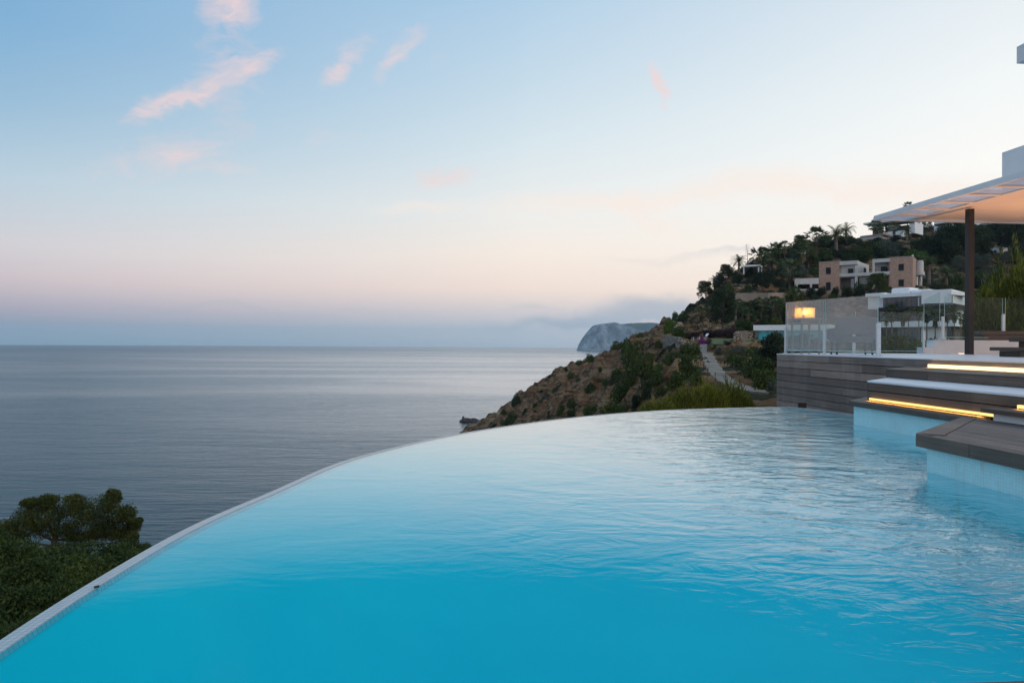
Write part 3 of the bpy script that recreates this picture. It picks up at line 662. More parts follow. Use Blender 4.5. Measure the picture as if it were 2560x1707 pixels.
glow(POOLSTEP, VB-.045, 6.1, 8.36, ZP+.034, 8, (1,.40,.07))
# raised block with light at the right
bk = empty('raised_block', (0,0,0), TH, 'short raised timber step on white base at the right, with its own amber light', 'step')
mb = MB(); mb.prism([(5.0,Y0),(5.285,Y0),(5.285,6.16),(5.0,6.16)], ZP+.075, ZP+.118); mb.build('tread', WOODD, bk, bevel=.004)
mb = MB(); mb.prism([(5.075,Y0),(5.28,Y0),(5.28,6.09),(5.075,6.09)], ZP+.002, ZP+.0745); mb.build('white_riser', WHITE, bk)
mb = MB(); mb.prism([(5.235,Y0),(5.272,Y0),(5.272,6.0),(5.235,6.0)], ZP+.128, ZP+.158); mb.build('step_light', STRIPC, bk)
glow(bk, 5.222, 1.0, 6.0, ZP+.152, 14, (1,.40,.07))
# camera-side deck
nd = empty('pool_deck_corner', (0,0,0), TH, 'corner of a dark timber deck low in the bottom right of the photo', 'deck')
mb = MB(); mb.prism([(-1.0,1.33),(3.6,1.33),(3.6,1.352),(-1.0,1.352)], ZP-.1, ZP-.002); mb.build('edge_board', WOODD, nd, bevel=.003)
mb = MB()
for i in range(14): mb.box(-1.0, 3.6, 1.325-.09*(i+1)+.003, 1.325-.09*i-.003, ZP-.03, ZP)
mb.build('deck_boards', WOODT, nd, bevel=.003)

# ------------------------------------------------------------------ glass balustrades
def post(parent, P, z0, zm, zt, w=.05, wide=None, mat=None):
    mb = MB(); mb.box(-w/2, w/2, -.022, .022, z0, zm); mb.box(-w*.9, w*.9, -.05, .05, z0, z0+.012)
    mb.tube([(0,-.03,zm-.06),(0,.03,zm-.06)], [.012,.012], 8)
    o = mb.build('post', mat or STEEL, parent, bevel=.003); o.location = (P[0]-parent.location.x, P[1]-parent.location.y, 0); o.rotation_euler = (0,0,TH); return o
def panel(parent, A, B, za0, za1, zb0, zb1, mat, th=.012, name='glass_panel'):
    A, B = Vector((A[0],A[1])), Vector((B[0],B[1])); nn = Vector((-(B-A).y, (B-A).x)).normalized()*th/2; mb = MB(); L = parent.location
    pt = lambda p, s, z: (p.x+nn.x*s-L.x, p.y+nn.y*s-L.y, z)
    mb.hexa([pt(A,-1,za0), pt(B,-1,zb0), pt(B,1,zb0), pt(A,1,za0)], [pt(A,-1,za1), pt(B,-1,zb1), pt(B,1,zb1), pt(A,1,za1)])
    o = mb.build(name, mat, parent)
    mb = MB(); e = (B-A).normalized()*.006
    for p, z0, z1 in ((A-e*1.2, za0, za1), (B+e*1.2, zb0, zb1)):
        mb.tube([(p.x-L.x,p.y-L.y,z0),(p.x-L.x,p.y-L.y,z1)], [.007,.007], 6)
    mb.tube([pt(A,0,za0-.008), pt(B,0,zb0-.008)], [.008,.008], 6)
    g_ = mb.build('edge_trim', GLASSEDGE, o); g_.location = (0,0,0); return o
P1 = onz(1964, 883.8, ZD); P3 = onz(2196, 889.6, ZD); P2 = P1.lerp(P3, (ray(2065,0)[0]*P1.y - P1.x)/((ray(2065,0)[0]*P1.y - P1.x) + (P3.x - ray(2065,0)[0]*P3.y)))
zt1 = atD(1965, 759, P1.y).z; zt3 = atD(2196, 733, P3.y).z; zt = (zt1+zt3)/2
nb = empty('glass_balustrade', (P3.x, P3.y, 0), 0, 'salt-hazed glass balustrade of two panels along the pool side of the terrace', 'balustrade')
def lr(a, b, s): return a.lerp(b, s)
panel(nb, lr(P1,P2,.012), lr(P1,P2,.985), ZD+.09, zt+.01, ZD+.09, zt, GLASSM); panel(nb, lr(P2,P3,.02), lr(P2,P3,.985), ZD+.08, zt, ZD+.08, zt-.01, GLASSM)
post(nb, P1, ZD, ZD+.60, zt); post(nb, P2, ZD, ZD+.60, zt); post(nb, P3, ZD, ZD+.63, zt, .075)
fb = empty('glass_balustrade', (0,0,0), 0, 'clear glass balustrade along the far terrace edge, stepping up onto the low white wall', 'balustrade')
P4 = atD(2309, 883, 18.0); P5 = atD(2357, 848, 18.0); P6 = atD(2508, 829, 18.3); P7 = atD(2700, 829, 18.5)
Pm = atD(2135, 884, 17.1)
panel(fb, lr(P1,Pm,.03), lr(P1,Pm,.97), ZD+.07, ZD+1.0, ZD+.07, ZD+1.0, GLASS); panel(fb, lr(Pm,P4,.02), lr(Pm,P4,.985), ZD+.07, ZD+1.06, ZD+.07, ZD+1.06, GLASS)
post(fb, Pm, ZD, ZD+.5, 1); post(fb, P4, ZD, ZD+.60, 1, .06)
z5 = P5.z
panel(fb, atD(2314,0,18.0), atD(2352,0,18.0), atD(2314,860,18.0).z, atD(2314,748,18.0).z, atD(2352,843,18).z, atD(2352,730,18).z, GLASS)
post(fb, P5, z5-.01, z5+.60, 1, .06)
panel(fb, lr(P5,P6,.03), lr(P5,P6,.985), z5+.06, z5+1.13, z5+.06, z5+1.12, GLASS); post(fb, P6, atD(2508,829,18.3).z, atD(2508,785,18.3).z, 1, .07)
panel(fb, lr(P6,P7,.03), lr(P6,P7,.985), z5+.06, z5+1.12, z5+.06, z5+1.12, GLASS)

# low white walls, benches
def wbox(px0, px1, py0, D, dep, z0, mat, name, label=None, cat=None, parent=None, bevel=.004):
    a, b = atD(px0, py0, D), atD(px1, py0, D); mb = MB(); mb.box(0, b.x-a.x, 0, dep, z0-a.z, 0)
    o = mb.build(name, mat, parent, bevel=bevel, p=a)
    if label: tag(o, label, cat)
    return o
lw = empty('low_wall', (0,0,0), 0, 'low white rendered wall with a stepped left end behind the dark post', 'wall')
wbox(2336, 2700, 849.5, 18.05, .35, ZD, WHITE, 'wall_block', parent=lw); wbox(2312, 2335.6, 868, 18.03, .36, ZD, WHITE, 'lower_block', parent=lw)
bn = empty('timber_bench', (0,0,0), 0, 'brown timber bench top on the low white wall at right', 'bench')
wbox(2452, 2700, 827, 18.2, .5, atD(2500,837,18.2).z, WOODB, 'seat', parent=bn); wbox(2458, 2700, 837.4, 18.22, .45, atD(2500,849,18.2).z, WOODB, 'base', parent=bn)
b2 = empty('timber_lounger', (0,0,0), 0, 'dark timber furniture ends cut off by the right edge of the photo', 'bench')
wbox(2540, 2680, 868, 12.6, .7, atD(2540,877,12.6).z, WOODD, 'seat', parent=b2); wbox(2551, 2680, 877.5, 12.65, .55, ZD, WOODD, 'base', parent=b2); wbox(2551, 2680, 843, 12.9, .3, atD(2540,854,12.9).z, WOODD, 'backrest', parent=b2)
wbox(2556, 2680, 854.3, 13.0, .1, ZD, WOODD, 'back_support', parent=b2)
# floor spotlights
for i, (a, b, en, lab) in enumerate(((2403, 886.5, 22, 'small round floor spotlight glowing just left of the dark post'), (2543, 888.0, 300, 'small round floor spotlight glowing by the timber furniture at right'))):
    P = onz(a, b, ZD)
    f = empty('floor_spotlight', P, 0, lab, 'spotlight', 'floor spotlights on the terrace')
    mb = MB(); mb.tube([(0,0,-.01),(0,0,.022)], [.075,.07], 20); mb.build('ring', STEEL, f)
    mb = MB(); mb.tube([(0,0,.0225),(0,0,.03)], [.058,.055], 20); mb.build('lens', SPOTE, f)
    L = bpy.data.lights.new('uplight', 'SPOT'); L.energy = en; L.color = (1,.46,.19); L.spot_size = math.radians(112); L.spot_blend = .9; L.shadow_soft_size = .05
    lo = bpy.data.objects.new('uplight', L); COL.objects.link(lo); lo.parent = f; lo.location = (0,0,.05); lo.rotation_euler = (PI,0,0)
for k_, (a_, b_) in enumerate(((15.6,14.6),(18.2,11.5),(13.4,10.2))):  # unseen uplights, added to warm the pergola ceiling in place of house lamps
    f = empty('floor_spotlight', glo(a_, b_, ZD), 0, ['unseen uplight added at the rear right to warm the ceiling','unseen uplight added near the house wall to warm the ceiling','unseen uplight added on the open terrace to warm the ceiling'][k_], 'spotlight', 'floor spotlights on the terrace')
    mb = MB(); mb.tube([(0,0,-.01),(0,0,.022)], [.075,.07], 20); mb.build('ring', STEEL, f)
    L = bpy.data.lights.new('uplight', 'SPOT'); L.energy = 230; L.color = (1,.48,.21); L.spot_size = math.radians(92); L.spot_blend = .9; L.shadow_soft_size = .05
    lo = bpy.data.objects.new('uplight', L); COL.objects.link(lo); lo.parent = f; lo.location = (0,0,.05); lo.rotation_euler = (PI,0,0)
# ------------------------------------------------------------------ pergola
PB = onz(2423, 885.8, ZD); ZU = atD(2423, 523, PB.y).z
pg = empty('pergola_roof', (0,0,0), TH, 'flat white pergola roof with frosted panels along its edge over the terrace', 'pergola')
r_ = ray(2184, 552.5); cor = loc((r_[0]*ZU/r_[1], ZU/r_[1], ZU)); CVx, CUy = cor[0], cor[1]
TOPZ = ZU + .13
iv = CVx + .86
mb = MB(); mb.box(CVx, CVx+.10, -2, CUy, ZU, TOPZ); mb.build('fascia', WHITE, pg, bevel=.004)
mb = MB(); mb.box(CVx+.102, 23, CUy-.09, CUy-.002, ZU+.002, TOPZ-.01); mb.build('rear_beam', WHITE, pg, bevel=.004)
k = 0; yb = CUy-.092
while yb > 1.5:
    mb = MB(); mb.box(CVx+.101, iv+.02, yb-.80, yb-.66, ZU+.001, TOPZ-.012); mb.build('cross_beam', CEIL, pg, bevel=.004)
    mb = MB(); mb.box(CVx+.101, iv, yb-.659, yb, ZU+.03, ZU+.04); mb.build('frosted_panel', LOUV, pg)
    yb -= .801
mb = MB(); mb.box(iv+.0205, iv+.05, 1.0, CUy-.093, ZU+.0015, TOPZ-.06); mb.build('inner_beam', CEIL, pg, bevel=.003)
mb = MB(); n1, n2 = 26, 34; x0, x1, y0, y1 = iv+.052, 23, -2, CUy-.092
for j in range(n2+1):
    for i in range(n1+1):
        a, b = i/n1, j/n2; zz = ZU+.012 + .05*math.sin(PI*((a*4) % 1))*(1 if a > 0 else 0) + .012*math.sin(b*9)
        mb.v.append((x0+(x1-x0)*a, y0+(y1-y0)*b, zz))
for j in range(n2):
    for i in range(n1): q1 = j*(n1+1)+i; mb.f.append((q1, q1+n1+1, q1+n1+2, q1+1))
mb.build('ceiling', CEIL, pg, True)
mb = MB(); mb.box(x0, x1, y0, y1, TOPZ-.05, TOPZ-.002); mb.build('roof_deck', WHITE, pg)
po = empty('pergola_post', PB, TH, 'square dark brown post carrying the pergola roof', 'post')
w = 14.2*PB.y/1707; mb = MB(); mb.box(-w*.5, w*.5, -w*.5, w*.5, 0, ZU-PB.z); mb.build('shaft', DARKM, po, bevel=.004)
mb = MB(); mb.box(-w*.62, w*.62, -w*.5, w*.5, 0, .008); mb.build('base_plate', DARKM, po)
# house volumes at the right edge
hs = empty('white_house', (0,0,0), TH, 'white house volumes and roof slab cut off by the right edge', 'house')
a = vat(2505, 382, 12.3); mb = MB(); mb.box(12.3, 18, 2, a[1], TOPZ, a[2]); mb.build('parapet_block', WHITE, hs, bevel=.004)
a = vat(2541.5, 118, 12.6); b = vat(2541.5, 160, 12.6); mb = MB(); mb.box(12.6, 22, 0, a[1], b[2], a[2]); mb.build('roof_slab', WHITE, hs, bevel=.004)
mb = MB(); mb.box(14.5, 21, 0, 11.2, TOPZ, b[2]); mb.build('upper_wall', WHITE, hs)

# furniture behind the glass: lantern on a side table, armchair
LD = 15.6; a = atD(1996, 770, LD); b = atD(2028, 796, LD); sz = b.x-a.x
lt = empty('lantern', ((a.x+b.x)/2, LD, b.z), .2, 'glowing orange square lantern behind the glass on a side table', 'lamp')
mb = MB(); h_ = a.z-b.z
mb.box(-sz/2, sz/2, -sz/2, sz/2, .02, h_); mb.build('shade', m_pane('lantern_paper', (.6,.4,.2,1), .2, .3, .72, (1,.62,.25,1)), lt)
mb = MB(); mb.tube([(0,0,.09),(0,0,.12),(0,0,.16),(0,0,.19)], [.03,.07,.07,.03], 12); mb.build('bulb', BULB, lt)
mb = MB()
for i in (-1,1):
    for j in (-1,1): mb.box(i*sz/2-.008, i*sz/2+.008, j*sz/2-.008, j*sz/2+.008, 0, h_+.01)
mb.box(-sz/2-.01, sz/2+.01, -sz/2-.01, sz/2+.01, 0, .02); mb.build('frame', WHITEM, lt)
Lp = bpy.data.lights.new('lantern_bulb', 'POINT'); Lp.energy = 4; Lp.color = (1,.5,.16); Lp.shadow_soft_size = .05
lo = bpy.data.objects.new('lantern_bulb', Lp); COL.objects.link(lo); lo.parent = lt; lo.location = (0,0,.14)
tb = empty('side_table', (lt.location.x+.02, LD, ZD), .2, 'tall white-topped side table under the lantern behind the glass', 'table')
th_ = b.z-ZD
mb = MB(); mb.box(-.24,.24,-.2,.2,th_-.035,th_-.002); mb.build('tabletop', GREYM, tb, bevel=.004)
for i in (-1,1):
    for j in (-1,1): mb = MB(); mb.box(i*.22-.018, i*.22+.018, j*.18-.018, j*.18+.018, 0, th_-.036); mb.build('leg', GREYM, tb)
AD = 14.9; a = atD(2090, 790, AD); b = atD(2186, 838, AD); ac = empty('armchair', ((a.x+b.x)/2, AD, ZD), -.25, 'wide grey fabric armchair seen from behind through the hazy glass', 'chair')
wd = (b.x-a.x)/2; ht = a.z-ZD; sb = b.z-ZD
mb = MB(); mb.hexa([(-wd,-.03,sb-.02),(wd*.92,-.03,sb+.04),(wd*.92,.08,sb+.04),(-wd,.08,sb-.02)], [(-wd*.96,-.2,ht),(wd,-.2,ht-.04),(wd,-.1,ht-.04),(-wd*.96,-.1,ht)]); mb.build('backrest', GREYF, ac, bevel=.03)
mb = MB(); mb.box(-wd*.9, wd*.9, .085, .75, sb-.16, sb-.02); mb.build('seat', GREYF, ac, bevel=.03)
for i in (-1,1): mb = MB(); mb.box(i*wd*.95-.05, i*wd*.95+.05, .09, .72, sb-.1, sb+.16); mb.build('armrest', GREYF, ac, bevel=.03)
for i in (-1,1):
    for j in (.05,.65): mb = MB(); mb.tube([(i*wd*.85,j,0),(i*wd*.8,j,sb-.161)], [.02,.025], 8); mb.build('leg', DARKM, ac)
#PART2
# ------------------------------------------------------------------ buildings on the hill
class Fr:
    """a facade between two photo points; boxes are given in photo columns / rows on its plane, depth in metres inwards"""
    def __init__(s, ax, aD, bx, bD, parent):
        s.A = Vector((ray(ax,860)[0]*aD, aD)); s.B = Vector((ray(bx,860)[0]*bD, bD)); s.e = (s.B-s.A).normalized(); s.n = Vector((-s.e.y, s.e.x)); s.par = parent
    def sx(s, px):
        k = ray(px, 860)[0]; return (k*s.A.y - s.A.x)/(s.e.x - k*s.e.y)
    def zz(s, px, py): q_ = s.A + s.e*s.sx(px); return ray(px, py)[1]*q_.y
    def pt(s, a, d, z): q_ = s.A + s.e*a + s.n*d - s.par.location.xy; return (q_.x, q_.y, z - s.par.location.z)
    def addm(s, mb, s0, s1, z0, z1, d0, d1):
        mb.hexa([s.pt(s0,d0,z0), s.pt(s1,d0,z0), s.pt(s1,d1,z0), s.pt(s0,d1,z0)], [s.pt(s0,d0,z1), s.pt(s1,d0,z1), s.pt(s1,d1,z1), s.pt(s0,d1,z1)])
    def box(s, name, px0, px1, pyt, pyb, d0, d1, mat, parent=None, ref=None, bevel=0):
        mb = MB(); rx = px0 if ref is None else ref
        s.addm(mb, s.sx(px0), s.sx(px1), s.zz(rx, pyb), s.zz(rx, pyt), d0, d1); return mb.build(name, mat, parent or s.par, bevel=bevel)
    def window(s, px0, px1, pyt, pyb, mat=None, frame=None, mull=0, d=-.05):
        w = s.box('window', px0, px1, pyt, pyb, d, .2, mat or DARKW)
        mb = MB(); a, b = s.sx(px0), s.sx(px1); z1, z0 = s.zz(px0, pyt), s.zz(px0, pyb); f = .09
        s.addm(mb, a, a+f, z0+f, z1-f, d-.04, d-.002); s.addm(mb, b-f, b, z0+f, z1-f, d-.04, d-.002); s.addm(mb, a, b, z1-f, z1, d-.04, d-.002); s.addm(mb, a, b, z0, z0+f, d-.04, d-.002)
        for k in range(mull): c_ = a + (b-a)*(k+1)/(mull+1); s.addm(mb, c_-.05, c_+.05, z0+f, z1-f, d-.04, d-.002)
        o = mb.build('frame', frame or DARKM, s.par); o.parent = w; return w
# brick-faced house
H = empty('brick_house', (ray(2046,860)[0]*171, 171, 8), 0, 'tan stone house with two towers, white balconies and dark square windows on the hill', 'house')
F = Fr(2046, 171, 2281, 159, H)
def tower(px0, px1, pyt, dep, name='tower'):
    return F.box(name, px0, px1, pyt, 742, 0, dep, BRICK, ref=px0)
tower(2046.5, 2098, 656, 7.5); tower(2224, 2281, 644.5, 8)
F.box('parapet_cap', 2046, 2098.5, 655.2, 656, -.1, 7.5, CREAM); F.box('parapet_cap', 2223.5, 2281.5, 643.6, 644.4, -.1, 8, CREAM)
for a in ((2064,2076,669,685.5),(2064,2076,706,728),(2246,2259,660.3,676.5),(2246,2259,699,716)): F.window(*a)
F.window(2066,2072,738,752)
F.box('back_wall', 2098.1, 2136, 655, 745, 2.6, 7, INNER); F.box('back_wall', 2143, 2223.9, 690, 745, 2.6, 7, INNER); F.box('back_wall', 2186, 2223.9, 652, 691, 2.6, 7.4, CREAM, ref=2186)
F.box('roof_beam', 2098.1, 2143, 653.5, 663.3, 0, 7, CREAM); F.box('roof_beam', 2180, 2223.9, 648, 657, 0, 7, CREAM)
F.box('balcony_parapet', 2098.1, 2223.9, 684.5, 692, -.15, .2, CREAM); F.box('balcony_floor', 2098.1, 2223.9, 691.5, 694, .21, 2.55, CREAM)
F.box('pillar', 2136.2, 2143, 663.4, 722, .0, .6, CREAM); F.box('pillar', 2180, 2186, 657.1, 722, .0, .6, CREAM)
for a in ((2119,2131,671.5,683),(2201,2214,666.5,680)):
    F.window(*a, d=2.5)
F.window(2126,2134,697,720,WINB,d=2.5); F.window(2147,2178,694,718,WIND,None,2,d=2.5); F.window(2200,2208,694,716,WINB,d=2.5)
SD = Fr(2143, 166.2, 2172, 174, H)
SD.box('side_wing', 2143.5, 2172, 653, 684, .02, 4, CREAM, ref=2143.5); SD.window(2158.5,2164,669,681)
F.box('chimney', 2277, 2281, 635.5, 643.4, 1, 2, CREAM)
R2 = Fr(2281, 159, 2289, 163, H); R2.box('tower_side', 2281.4, 2289.4, 645, 742, .02, 5, BRICK)
mb = MB(); c0 = atD(2297, 650, 165) - H.location
for (zt_, zb_, rr_) in ((652,656,.75),(656,681,.82),(681,689,1.0)):
    z1_, z0_ = atD(2297,zt_,165).z-H.location.z, atD(2297,zb_,165).z-H.location.z
    mb.prism([(c0.x+rr_*1.15*math.cos(q_), c0.y+rr_*1.5*math.sin(q_)) for q_ in np.linspace(0, 2*PI, 21)[:-1]], z0_+.01, z1_)
mb.build('round_bay', CREAM, H); F2 = Fr(2289, 163.6, 2306, 166, H); F2.box('pillar', 2291, 2294.5, 690, 716, 0, .4, CREAM); F2.box('back_wall', 2289.5, 2305, 690, 716, 1.2, 4, WINB); F2.box('pillar', 2301, 2305, 690, 716, 0, .4, CREAM)
LWg = Fr(1986, 172, 2046, 170, H)
LWg.box('low_wing', 1986, 2046, 696.5, 711, 0, 6, CREAM); LWg.box('wing_wall', 1986, 1994, 711.1, 742, 0, 6, CREAM); LWg.box('wing_wall', 2024, 2029.5, 710.5, 742, 0, .5, CREAM)
LWg.box('back_wall', 1994.1, 2046, 711.2, 742, 2.5, 5.9, m_simple('dim_red_wall', (.10,.05,.04), (.06,.03,.025), .6, .9, 0)); LWg.box('terrace_parapet', 1994.1, 2046, 723, 727, .01, .3, CREAM)
TW = empty('terrace_wall', (ray(2000,860)[0]*168, 168, 5), 0, 'plain tan terrace wall with two dark openings under the stone house', 'wall')
F = Fr(1998, 169, 2130, 162, TW); F.box('wall_face', 1998, 2130, 728.5, 790, 0, 1.5, WALLT); F.window(2011,2018,739.5,753)
# white modern villa in front
V = empty('white_villa', (ray(2195,860)[0]*140, 140, 1), 0, 'modern white villa with wide glass fronts behind a row of palms', 'house')
F = Fr(2160, 141.5, 2378, 128, V)
F.box('upper_fascia', 2199, 2378, 736.5, 745, 0, 9, WHITE, ref=2199); F.box('left_roof', 2158, 2206, 733.5, 742, .8, 8, WHITE, ref=2158)
F.box('left_wall', 2160, 2198.9, 742.2, 772, 1.5, 8, WHITE, ref=2160)
mb = MB()
for (a, b, c_, d_) in ((2214,2262,719.5,735),(2262,2310,723.5,732)): F.addm(mb, F.sx(a), F.sx(b), F.zz(a,d_), F.zz(a,c_), 2.0, 6)
mb.build('roof_box', WHITE, V, bevel=.5)
F.window(2206,2292.5,746,771.5,WIND,None,2,d=.7); F.window(2296,2377,741.5,766.5,WINB,STEEL,3,d=.7); F.box('divider', 2292.7, 2295.8, 741.9, 770, .3, 1.4, WHITE)
F.box('upper_floor', 2199, 2395, 769.5, 777.5, -.6, 8, DARKM, ref=2199)
F.window(2199,2240,778,804,WINB,STEEL,2,d=1.4); F.window(2244,2290,777,803,WIND,STEEL,2,d=1.4); F.window(2296,2330,774,800,WINB,STEEL,1,d=1.4); F.window(2334,2378,772,800,WIND,STEEL,1,d=1.4)
F.box('mid_wall', 2199, 2378, 778.2, 806, 1.75, 8, WHITE, ref=2199)
F.box('terrace_band', 2140, 2395, 806.5, 820, -1.6, 8, WHITE, ref=2140)
F.window(2199,2240,821,850,WIND,STEEL,1,d=.6); F.window(2243,2300,819,848,WINB,STEEL,3,d=.6); F.window(2303,2376,816,846,WINB,STEEL,4,d=.6)
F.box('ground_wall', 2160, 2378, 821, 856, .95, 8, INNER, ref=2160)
G = Fr(2378, 128, 2413, 136, V)
G.box('side_block', 2378.6, 2413, 722.5, 757, .02, 5, WHITE, ref=2378.6); G.box('mid_wall', 2378.6, 2412, 768, 802, 1.2, 5, WIND, ref=2378.6); G.box('lower_wall', 2378.6, 2412, 802.4, 856, .6, 5, WHITE, ref=2378.6)
# glass fronted wing at the left
V2 = empty('garden_pavilion', (ray(1885,860)[0]*121, 121, 1), 0, 'long low white garden building with turquoise glass beside the lawn', 'house')
F = Fr(1885, 121, 2075, 114, V2)
F.box('roof_fascia', 1885, 2075, 813, 826.5, -.5, 7, WHITE, bevel=.02); F.window(1895,1926,827,850,WINT,None,1,d=.35); F.window(1927,1960,827,851,WINT,None,1,d=.35); F.window(1961,2062,827,852,WINT,None,4,d=.35)
F.box('wall', 1889, 2075, 827, 864, .6, 6.9, WHITE); F.box('stone_pier', 1886.5, 1894.6, 827.1, 856, .0, .55, STONE)
F.box('paving', 1892, 2075, 851.6, 866, -1.6, .2, CONC)
# hilltop villas
def villa(px0, D0, px1, D1, label, spec):
    o = empty('hilltop_villa', (ray(px0,860)[0]*D0, D0, ray(px0,580)[1]*D0), 0, label, 'house', 'white villas on the hilltop'); f = Fr(px0, D0, px1, D1, o)
    for nm, a in spec: (f.window(*a) if nm == 'window' else f.box(nm, *a))
    return o
villa(2176, 262, 2288, 250, 'white hilltop villa with long roof slab and dark verandah above palms', [
 ('roof_slab',(2168,2252,561,565,-4,6,WHITE)), ('roof_slab',(2184,2290,546,561.5,-1,8,WHITE)), ('beam',(2205,2285,562.2,566.5,-.8,.6,DARKM)), ('post',(2213,2216,566.6,583,-.5,.2,DARKM)), ('post',(2247,2251,564,580,-.5,.2,DARKM)),
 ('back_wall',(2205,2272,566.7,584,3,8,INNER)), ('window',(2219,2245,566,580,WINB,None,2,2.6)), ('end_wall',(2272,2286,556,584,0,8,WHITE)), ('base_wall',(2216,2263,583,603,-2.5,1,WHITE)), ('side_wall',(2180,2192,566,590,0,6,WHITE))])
villa(2330, 268, 2374, 262, 'white hilltop villa with balcony and dark canopy beside the dark cypresses', [
 ('wall',(2332,2374,552,594,.5,8,WHITE)), ('canopy',(2342,2370,562,566,-2,.45,DARKM)), ('window',(2350,2368,567,577,WINB,None,1,.3)), ('balcony',(2332,2366,580,586,-2,.45,WHITE))])
villa(2432, 280, 2490, 276, 'white hilltop villa with blank paired walls right of the dark post', [
 ('wall',(2426,2486,545,576,0,8,WHITE)), ('lower_wall',(2444,2478,576.2,594,-1.5,6,CREAM)), ('window',(2450,2462,560,569,WINB,None,1,-.06))])
villa(2545, 285, 2600, 282, 'white hilltop villa glimpsed past the pines at the right edge', [('wall',(2545,2640,548,580,0,8,WHITE)), ('window',(2552,2560,566,573))])
villa(2470, 225, 2500, 222, 'small white house half hidden among dark pines at right', [('wall',(2474,2500,620,642,0,5,WHITE)), ('window',(2484,2490,626,634))])
BH = empty('beige_annex', (ray(2142,860)[0]*235, 235, 30), 0, 'small beige flat-roofed annex with a blue window near the top of the slope', 'house')
F = Fr(2142, 238, 2200, 232, BH); F.box('wall', 2142, 2202, 594.5, 622, 0, 6, CREAM); F.box('roof', 2150, 2212, 590.5, 594.4, -.3, 6, WALLT); F.window(2165,2173,599,606.5,BLUEP)
SHD = empty('blue_door_shed', (ray(2102,860)[0]*228, 228, 30), 0, 'little white shed with a blue door among the skyline trees', 'shed')
F = Fr(2100, 228, 2118, 227, SHD); F.box('wall', 2100, 2117, 598, 616, 0, 3, WHITE); F.box('door', 2105, 2111, 601, 612, -.08, .05, BLUEP)
GZ = empty('garden_pergola', (ray(1856,860)[0]*182, 182, 18), 0, 'small open white pergola with flat roof near the hill skyline', 'pergola')
F = Fr(1856, 182, 1898, 180, GZ); F.box('roof', 1855, 1899, 663.5, 667.5, -.3, 4.2, WHITE)
for a, d in ((1857,0),(1867.5,3.6),(1894,0),(1896,3.6)): F.box('post', a, a+2.8, 667.6, 686, d, d+.3, WHITE)
# retaining wall following the slope
def strip_wall(name, pts, top, bot, th, mat, label, cat='wall'):
    if bot: pts = [(a, b, hit(a, b+bot, 60, 330).y) for a, b, _ in pts]
    mb = MB(); P0 = [Vector((ray(a,860)[0]*D, D)) for a, b, D in pts]; n_ = len(P0); L = P0[0]
    tz = [ray(a, b)[1]*D for a, b, D in pts]; rows = []
    for i in range(n_):
        tg = (P0[min(i+1,n_-1)]-P0[max(i-1,0)]).normalized(); nn = Vector((-tg.y, tg.x))
        ztp = tz[i]; zbt = ztp - top
        rows.append([(P0[i].x-L.x, P0[i].y-L.y, zbt), (P0[i].x-L.x, P0[i].y-L.y, ztp), (P0[i].x+nn.x*th-L.x, P0[i].y+nn.y*th-L.y, ztp), (P0[i].x+nn.x*th-L.x, P0[i].y+nn.y*th-L.y, zbt)])
    for r in rows: mb.v += r
    for i in range(n_-1):
        for j in range(3): mb.f.append((i*4+j, (i+1)*4+j, (i+1)*4+j+1, i*4+j+1))
    mb.f.append((0,1,2,3)); mb.f.append(tuple((n_-1)*4+k for k in (3,2,1,0)))
    o = mb.build(name, mat, p=(L.x, L.y, 0)); return tag(o, label, cat)
strip_wall('retaining_wall', [(1786,741,156),(1800,736,154),(1830,733.5,151),(1856,732.5,149),(1875,732.3,149),(1920,732,151),(1975,731.5,155),(1999,731,158)], 4.5, 26, .6, WALLT, 'long curved tan retaining wall across the slope below the skyline palms')
strip_wall('stone_wall', [(1655,842,148),(1668,840,146),(1690,843,143),(1704,847,141),(1732,850,137)], 3.2, 24, .8, STONE, 'rough grey dry stone wall on the headland terrace left of the path')
strip_wall('stone_wall', [(1842,834,124),(1849,828,123.5),(1870,827,123),(1882,827,122.6)], 2.6, 24, .5, STONE, 'stacked ochre stone wall beside the low turquoise-glass building')
strip_wall('garden_kerb', [(1826,857,114),(1845,857,113),(1870,855,112.5),(1893,856,112)], .9, 5, .5, CONC, 'low pale stone kerb edging the lawn')
dn = empty('stone_shelter', (ray(1640,860)[0]*147, 147, 0), 0, 'dark doorway of a flat-roofed shelter built into the stone wall', 'shelter')
F = Fr(1638, 147, 1658, 146.5, dn); F.box('roof', 1636, 1658, 853, 856.5, -.5, 3, DARKM); F.box('red_wall', 1652, 1658, 856.6, 874, -.2, 2.8, REDB); F.box('back_wall', 1637, 1651.9, 856.6, 874, 1.5, 2.8, DARKM)
# path and lawn
pp = [hit(a, b, full=False) for a, b in PATHPX]; pc = catmull([Vector((p.x, p.y, p.z+.0)) for p in pp], 8); mb = MB()
for i, p in enumerate(pc):
    tg = pc[min(i+1,len(pc)-1)]-pc[max(i-1,0)]; nn = Vector((-tg.y, tg.x, 0)).normalized(); w_ = .80+.10*math.sin(i*1.3)
    for s_ in (-w_, w_): mb.v.append((p.x+nn.x*s_, p.y+nn.y*s_, p.z+.10))
    for s_ in (w_, -w_): mb.v.append((p.x+nn.x*s_, p.y+nn.y*s_, p.z-.6))
for i in range(len(pc)-1):
    for j in range(4): mb.f.append((i*4+j, i*4+(j+1)%4, (i+1)*4+(j+1)%4, (i+1)*4+j)[::-1])
tag(mb.build('path', CONC), kind='structure')
fp = empty('path_railing', pc[20], 0, 'thin dark posts and wire beside the downhill edge of the path', 'fence'); o_ = Vector(pc[20])
wire = []
